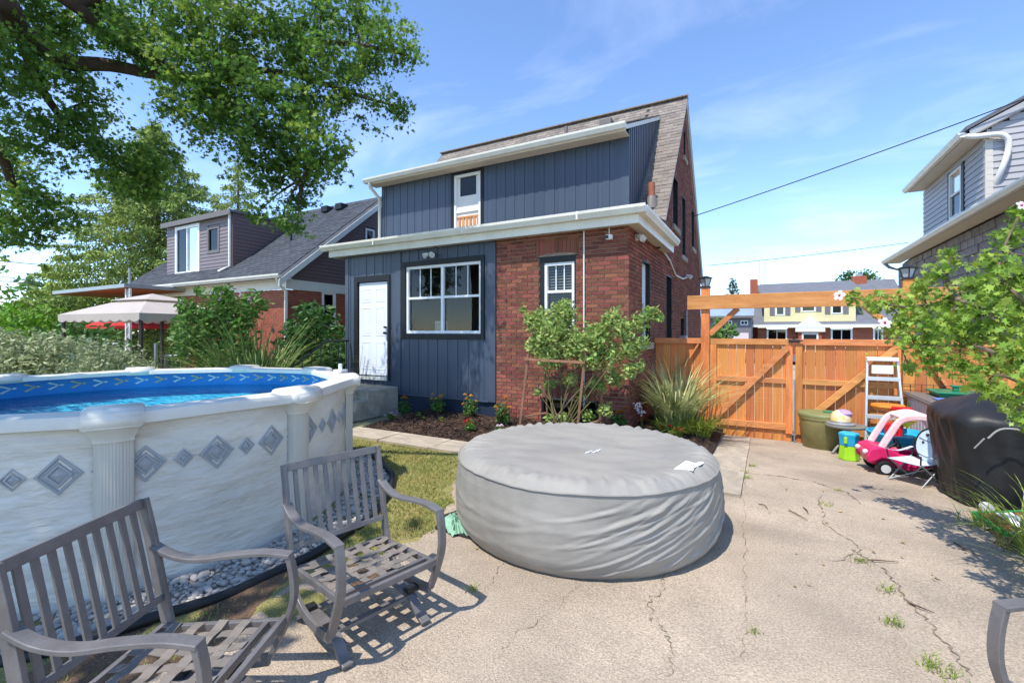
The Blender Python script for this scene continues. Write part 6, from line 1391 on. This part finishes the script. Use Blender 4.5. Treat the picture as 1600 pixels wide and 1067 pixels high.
rs_ = shrub('flowering_shrub', 'tall deep green shrub with few pink blooms beside the gazebo', 'shrub', cl, .055, 'leaf_green', 3000, (PD(340,570,9.6).x, PD(340,570,9.6).y, 0))
for q in ((347,462,9.3), (390,468,9.3), (372,462,9.3)): foliage(rs_, 'blossom', [(PD(*q), .09)], .035, 'petal_pink', dens=500)
cl = [(PD(x, y, 10.6+rnd.uniform(-.3,.3)), r) for x, y, r in ((470,520,.45),(500,500,.4),(455,550,.4),(490,560,.45),(480,485,.25),(520,560,.4),(495,580,.4),(460,580,.4))]
shrub('climbing_shrub', 'broad leaved shrub climbing against the neighbour brick corner', 'shrub', cl, .075, 'leaf_deep', 1700, (PD(480,570,10.6).x, PD(480,570,10.6).y, 0))
cl = [(PD(x, y, 12+rnd.uniform(-.3,.3)), r) for x, y, r in ((520,535,.5),(535,560,.5),(515,575,.5),(545,530,.45),(505,550,.4))]
shrub('clipped_hedge', 'dark green hedge between the two houses', 'hedge', cl, .06, 'leaf_deep', 1400, (PD(525,570,12).x, PD(525,570,12).y, 0))
for (x, y, d, r, m, lb) in ((10,520,16,1.2,'leaf_lime','bright lime hedge at the far left edge'), (60,525,17,1.2,'leaf_lime','bright lime bush behind the variegated hedge'), (110,530,16,1.0,'leaf_deep','dark bush under the gazebo corner'), (150,545,14,.8,'leaf_deep','dark low bush in the shade of the gazebo'), (70,480,30,2.4,'leaf_green','round green tree far behind the left hedge'), (15,505,36,1.6,'leaf_green','far pale tree at the left horizon'), (1124,515,30,.8,'leaf_green','small green bush in front of the far grey house'), (1352,436,70,1.6,'leaf_deep','tree top behind the far yellow house chimney'), (1322,436,70,1.3,'leaf_deep','tree top rising over the yellow house roof')):
    c_ = PD(x, y, d); shrub('bush', lb, 'bush', [(c_, r), (c_+Vector((r*.7,0,-r*.4)), r*.8), (c_+Vector((-r*.7,0,-r*.5)), r*.8), (c_-Vector((0,0,r)), r), (c_+Vector((.2*r,.1,.4*r)), r*.6)], .10 if d < 20 else .2, m, 260 if d < 20 else 130, (c_.x, c_.y, gz(c_.x, c_.y) if d < 20 else -.5))
def tuft(name, label, cat, base, n, H0, H1, wd, lean, m, spread, seg=6, group=None, part='blades'):
    o = plant(name, label, cat, base, group); a = RN.uniform(0, 6.283, n); r = spread*RN.random(n)**.7
    P = np.c_[base[0]+r*np.cos(a), base[1]+r*np.sin(a), np.full(n, base[2])]; V, F = blades_np(P, RN.uniform(H0, H1, n), wd, lean, seg, 1.0, a+RN.normal(size=n)*.5); big(part, V, F, m, o); return o
c_ = PD(400,570,9.0); tuft('tall_grass', 'tall arching green ornamental grass behind the pool', 'grass', (c_.x, c_.y, 0), 460, 1.7, 2.8, .034, 1.2, 'blade_green', .45, 9)
c_ = PD(428,570,9.4); tuft('tall_grass', 'second tall grass clump leaning towards the climbing shrub', 'grass', (c_.x, c_.y, 0), 200, 1.2, 1.8, .03, 1.1, 'blade_green', .3, 9)
v = tuft('variegated_grass', 'pale striped ornamental grass between house corner and gate', 'grass', (-1.28, 7.95, .03), 300, .95, 1.6, .036, 1.0, 'blade_pale', .3, 9)
tuft('day_lily', 'lime green day lily clump at the foot of the gate post', 'plant', (-.92, 7.75, .0), 170, .35, .6, .026, 1.15, 'blade_lily', .2)
tuft('day_lily', 'smaller day lily clump in front of the striped grass', 'plant', (-1.25, 7.3, .03), 110, .25, .45, .022, 1.15, 'blade_lily', .16)
tuft('wild_grass', 'long wild grass growing beside the trays at right', 'grass', (1.85, 4.75, 0), 190, .35, .8, .014, 1.1, 'blade_lily', .3)
tuft('wild_grass', 'lower wild grass at the right edge of the drive', 'grass', (1.78, 4.15, 0), 120, .2, .5, .013, 1.1, 'blade_green', .25)
tuft('wild_grass', 'sparse grass sprouting at the foot of the grill', 'grass', (1.62, 5.3, 0), 50, .1, .3, .01, 1.1, 'blade_lily', .15)
# --- rose on the trellis
rc = [(PY(x, y, Y_), r) for x, y, Y_, r in ((870,520,6.5,.30),(845,505,6.55,.24),(905,540,6.5,.28),(880,488,6.55,.22),(862,555,6.5,.24),(935,525,6.5,.24),(958,500,6.5,.18),(925,560,6.45,.2),(955,555,6.5,.18),(840,540,6.5,.2),(828,498,6.5,.12),(818,485,6.5,.06),(975,515,6.5,.15),(1000,505,6.55,.14),(1018,490,6.55,.12),(1030,496,6.55,.07),(985,545,6.5,.16),(1005,535,6.5,.1),(960,590,6.6,.14),(935,600,6.6,.13),(985,580,6.5,.12),(890,592,6.6,.12),(860,600,6.6,.1),(905,615,6.6,.1),(840,613,6.55,.07),(945,640,6.65,.12),(920,650,6.65,.1),(880,655,6.6,.12),(860,655,6.6,.1),(1000,570,6.5,.08))]
rose = shrub('rose_bush', 'leafy climbing rose on the wooden frame before the brick wall', 'rose bush', rc, .036, 'leaf_rose', 10500, (-2.75, 6.5, .06), sr=.011, shell=.2)
for q in ((818,478,6.5), (825,490,6.5), (1025,487,6.5), (835,510,6.4), (950,488,6.45)): foliage(rose, 'young_tip', [(PY(*q), .06)], .03, 'dry_leaf', dens=2500)
stems(rose, (-2.75, 6.5, .06), [PY(870,560,6.5), PY(840,600,6.5), PY(905,570,6.5), PY(935,560,6.5), PY(960,560,6.5)], .016, 'bark_pale', 'cane', .3)
# --- bedding flowers
def flower_head(mb, c, r, n=9, layers=3):
    for l in range(layers):
        for k in range(n):
            a = 2*math.pi*k/n + l*.4; q = r*(1-.25*l); z = c.z + r*.28*l; d = Vector((math.cos(a), math.sin(a), 0)); s_ = Vector((-d.y, d.x, 0)); p = Vector((c.x, c.y, z))
            mb.face(p, p+d*q*.6-s_*q*.3+Vector((0,0,.15*r)), p+d*q+Vector((0,0,.05*r)), p+d*q*.6+s_*q*.3+Vector((0,0,.15*r)))
def bedder(name, label, px_, py_, hgt, rad, heads, m, fm='leaf_green', hr=.042, Y_=None, group=None, dens=9000):
    b = PZ(px_, py_, .06); b.z = bedz(b.x, b.y); hgt *= 1.2; o = plant(name, label, 'flower', b, group)
    foliage(o, 'leaves', [(b+Vector((0,0,hgt*.5)), (rad, rad, hgt*.5)), (b+Vector((rad*.4,0,hgt*.35)), rad*.7), (b+Vector((-rad*.4,.02,hgt*.3)), rad*.7)], .026, fm, dens=dens); tips = []
    for k, (dx, dz, mm) in enumerate(heads):
        c = b + Vector((dx, rnd.uniform(-rad, rad)*.6 - .03, dz)); t = MB(); flower_head(t, c, hr); t.build('flower_head', mm or m, o); tips.append(c)
    stems(o, b, tips, .004, 'stem', 'stem', .03); return o
O_, Y__ = 'petal_orange', 'petal_yellow'
bedder('marigold', 'single orange marigold nearest the concrete steps', 632, 648, .30, .13, [(-.02,.36,O_),(.02,.34,O_)], O_, 'leaf_deep', .045)
bedder('marigold', 'yellow marigold with several blooms under the wide window', 684, 648, .24, .14, [(-.14,.24,Y__),(-.06,.34,Y__),(.02,.30,Y__),(.1,.29,Y__),(.15,.33,Y__),(-.02,.25,Y__)], Y__)
bedder('marigold', 'orange and yellow marigold above the red flowers', 734, 656, .30, .13, [(-.12,.38,Y__),(-.05,.32,O_),(.06,.38,Y__),(-.1,.22,O_),(.1,.27,Y__)], Y__)
bedder('marigold', 'marigold at the brick corner beside the wooden frame', 785, 668, .34, .13, [(.06,.46,O_),(-.1,.3,Y__),(.04,.36,O_),(.1,.3,Y__)], O_, 'leaf_deep')
bedder('marigold', 'marigold with orange blooms at the house corner behind the tub', 968, 676, .22, .12, [(-.03,.26,O_),(.05,.28,O_),(.12,.34,O_),(0,.22,Y__)], O_)
bedder('petunia', 'pale pink and white petunia at the left end of the bed', 612, 651, .10, .10, [(-.1,.08,'petal_white'),(-.03,.12,'petal_white'),(.12,.14,'petal_pink'),(.16,.12,'petal_pink')], 'petal_white', 'leaf_green', .045)
bedder('petunia', 'white petunia in the mulch next to the hot tub', 780, 676, .08, .07, [(-.03,.1,'petal_white'),(.05,.12,'petal_white')], 'petal_white', 'leaf_green', .04)
bedder('red_salvia', 'bright red flower low in the middle of the bed', 735, 674, .16, .09, [(-.1,.14,None),(-.06,.1,None),(-.05,.17,None),(-.02,.12,None)], 'petal_red', 'leaf_green', .04)
bedder('red_salvia', 'red flowers in front of the lime day lily', 1046, 682, .10, .10, [(-.1,.13,None),(.0,.15,None),(.1,.13,None),(.18,.12,None)], 'petal_red', 'leaf_green', .04)
for x, y in ((655,653),(690,660),(662,658)): bedder('seedling', {655: 'tiny green seedling nearest the petunia', 690: 'tiny green seedling below the yellow marigold', 662: 'tiny green seedling in the middle of the bark mulch'}[x], x, y, .06, .05, [], O_, 'blade_lily', group='seedlings in the bed', dens=3500)
hy = PY(1004, 640, 7.2); hd = plant('white_hydrangea', 'drooping white flower head at the brick corner', 'flower', (hy.x, hy.y, .05))
foliage(hd, 'flower_cluster', [(PY(996,634,7.0), .07), (PY(1002,645,7.0), .05)], .02, 'petal_white', dens=9000); stems(hd, (hy.x, hy.y-.1, .05), [PY(996,634,7.0), PY(1002,645,7.0)], .006)
# --- rose of sharon reaching in from the right
def HD(x, d): return d - min(1.15, max(0, (x-1330)/200))
hc_ = []
for row in "1335,466,4.1,.08 1368,476,4,.11 1405,474,4,.12 1440,455,4,.12 1465,425,4,.10 1485,405,4,.09 1440,490,4,.14 1485,470,4,.15 1520,445,4,.15 1550,410,4.1,.13 1578,370,4.1,.12 1596,335,4.1,.1 1560,460,3.9,.18 1592,430,3.8,.16 1500,520,3.9,.17 1460,530,4,.13 1425,530,4,.11 1395,515,4,.10 1545,520,3.8,.18 1585,500,3.7,.18 1455,565,3.9,.12 1500,570,3.8,.15 1550,570,3.7,.17 1592,560,3.6,.17 1540,605,3.7,.12 1580,620,3.6,.14 1600,655,3.5,.12 1420,575,4,.08 1610,470,3.8,.2 1625,540,3.6,.22 1475,500,4,.14 1525,490,3.9,.16 1415,500,4,.1 1700,500,3.6,.3 1680,420,3.8,.3 1650,600,3.5,.25".split():
    q = [float(v) for v in row.split(',')]; dd = HD(q[0], q[2]); hc_.append((PD(q[0], q[1], dd+rnd.uniform(-.12,.12)), q[3]*1.12*dd/4))
hb = Vector((2.25, 3.95, 0)); hib = plant('hibiscus_shrub', 'light green flowering shrub reaching in from the right edge', 'shrub', hb)
foliage(hib, 'foliage', hc_, .03, 'leaf_hibiscus', LOBE, LBF, 9800, shell=.05)
HB = lambda x, y, d: PD(x, y, HD(x, d))
hl_ = [[hb, Vector((2.1,3.95,1.0)), HB(1590,520,3.8), HB(1500,470,4.0), HB(1420,480,4.0), HB(1330,465,4.1)], [hb, Vector((2.15,3.95,.9)), HB(1600,470,3.8), HB(1560,420,4.0), HB(1590,340,4.1)], [hb, Vector((2.1,3.9,.8)), HB(1590,570,3.7), HB(1500,540,3.9), HB(1410,545,4.0)], [hb, Vector((2.1,3.9,.7)), HB(1600,600,3.6), HB(1540,600,3.7)], [HB(1500,470,4.0), HB(1480,440,4.0), HB(1486,400,4.0)]]
for L_ in hl_: sp = spline(L_, 5); n = len(sp); MB().tube(sp, [.022-.018*i/(n-1) for i in range(n)], 6).build('branch', 'bark_pale', hib, True)
for c_, r in hc_:
    best = min((p for L_ in hl_ for p in spline(L_, 3)), key=lambda p: (p-c_).length)
    if (best-c_).length > .05: MB().tube([best, best.lerp(c_, .6), c_], [.007,.005,.003], 5).build('twig_branch', 'bark_pale', hib)
def big_flower(p, face, r, parent, m='petal_white'):
    f = Vector(face).normalized(); u = f.orthogonal().normalized(); w_ = f.cross(u); t = MB()
    for k in range(5):
        a = 2*math.pi*k/5; d = u*math.cos(a)+w_*math.sin(a); s_ = f.cross(d); pts = [p, p+d*r*.5-s_*r*.42+f*r*.25, p+d*r*1.0-s_*r*.3+f*r*.2, p+d*r*1.08+f*r*.12, p+d*r*1.0+s_*r*.3+f*r*.2, p+d*r*.5+s_*r*.42+f*r*.25]; t.face(*pts)
    fo = t.build('blossom', m, parent); MB().tube([p+f*.005, p+f*r*.5], [r*.22, r*.06], 8).build('blossom_center', 'hib_center', fo)
big_flower(PD(1312,462,4.05), (-.6,-1,.3), .045, hib); big_flower(PD(1382,505,3.6), (.3,-1,.5), .045, hib); big_flower(PD(1595,322,2.8), (.5,-1,.4), .03, hib)
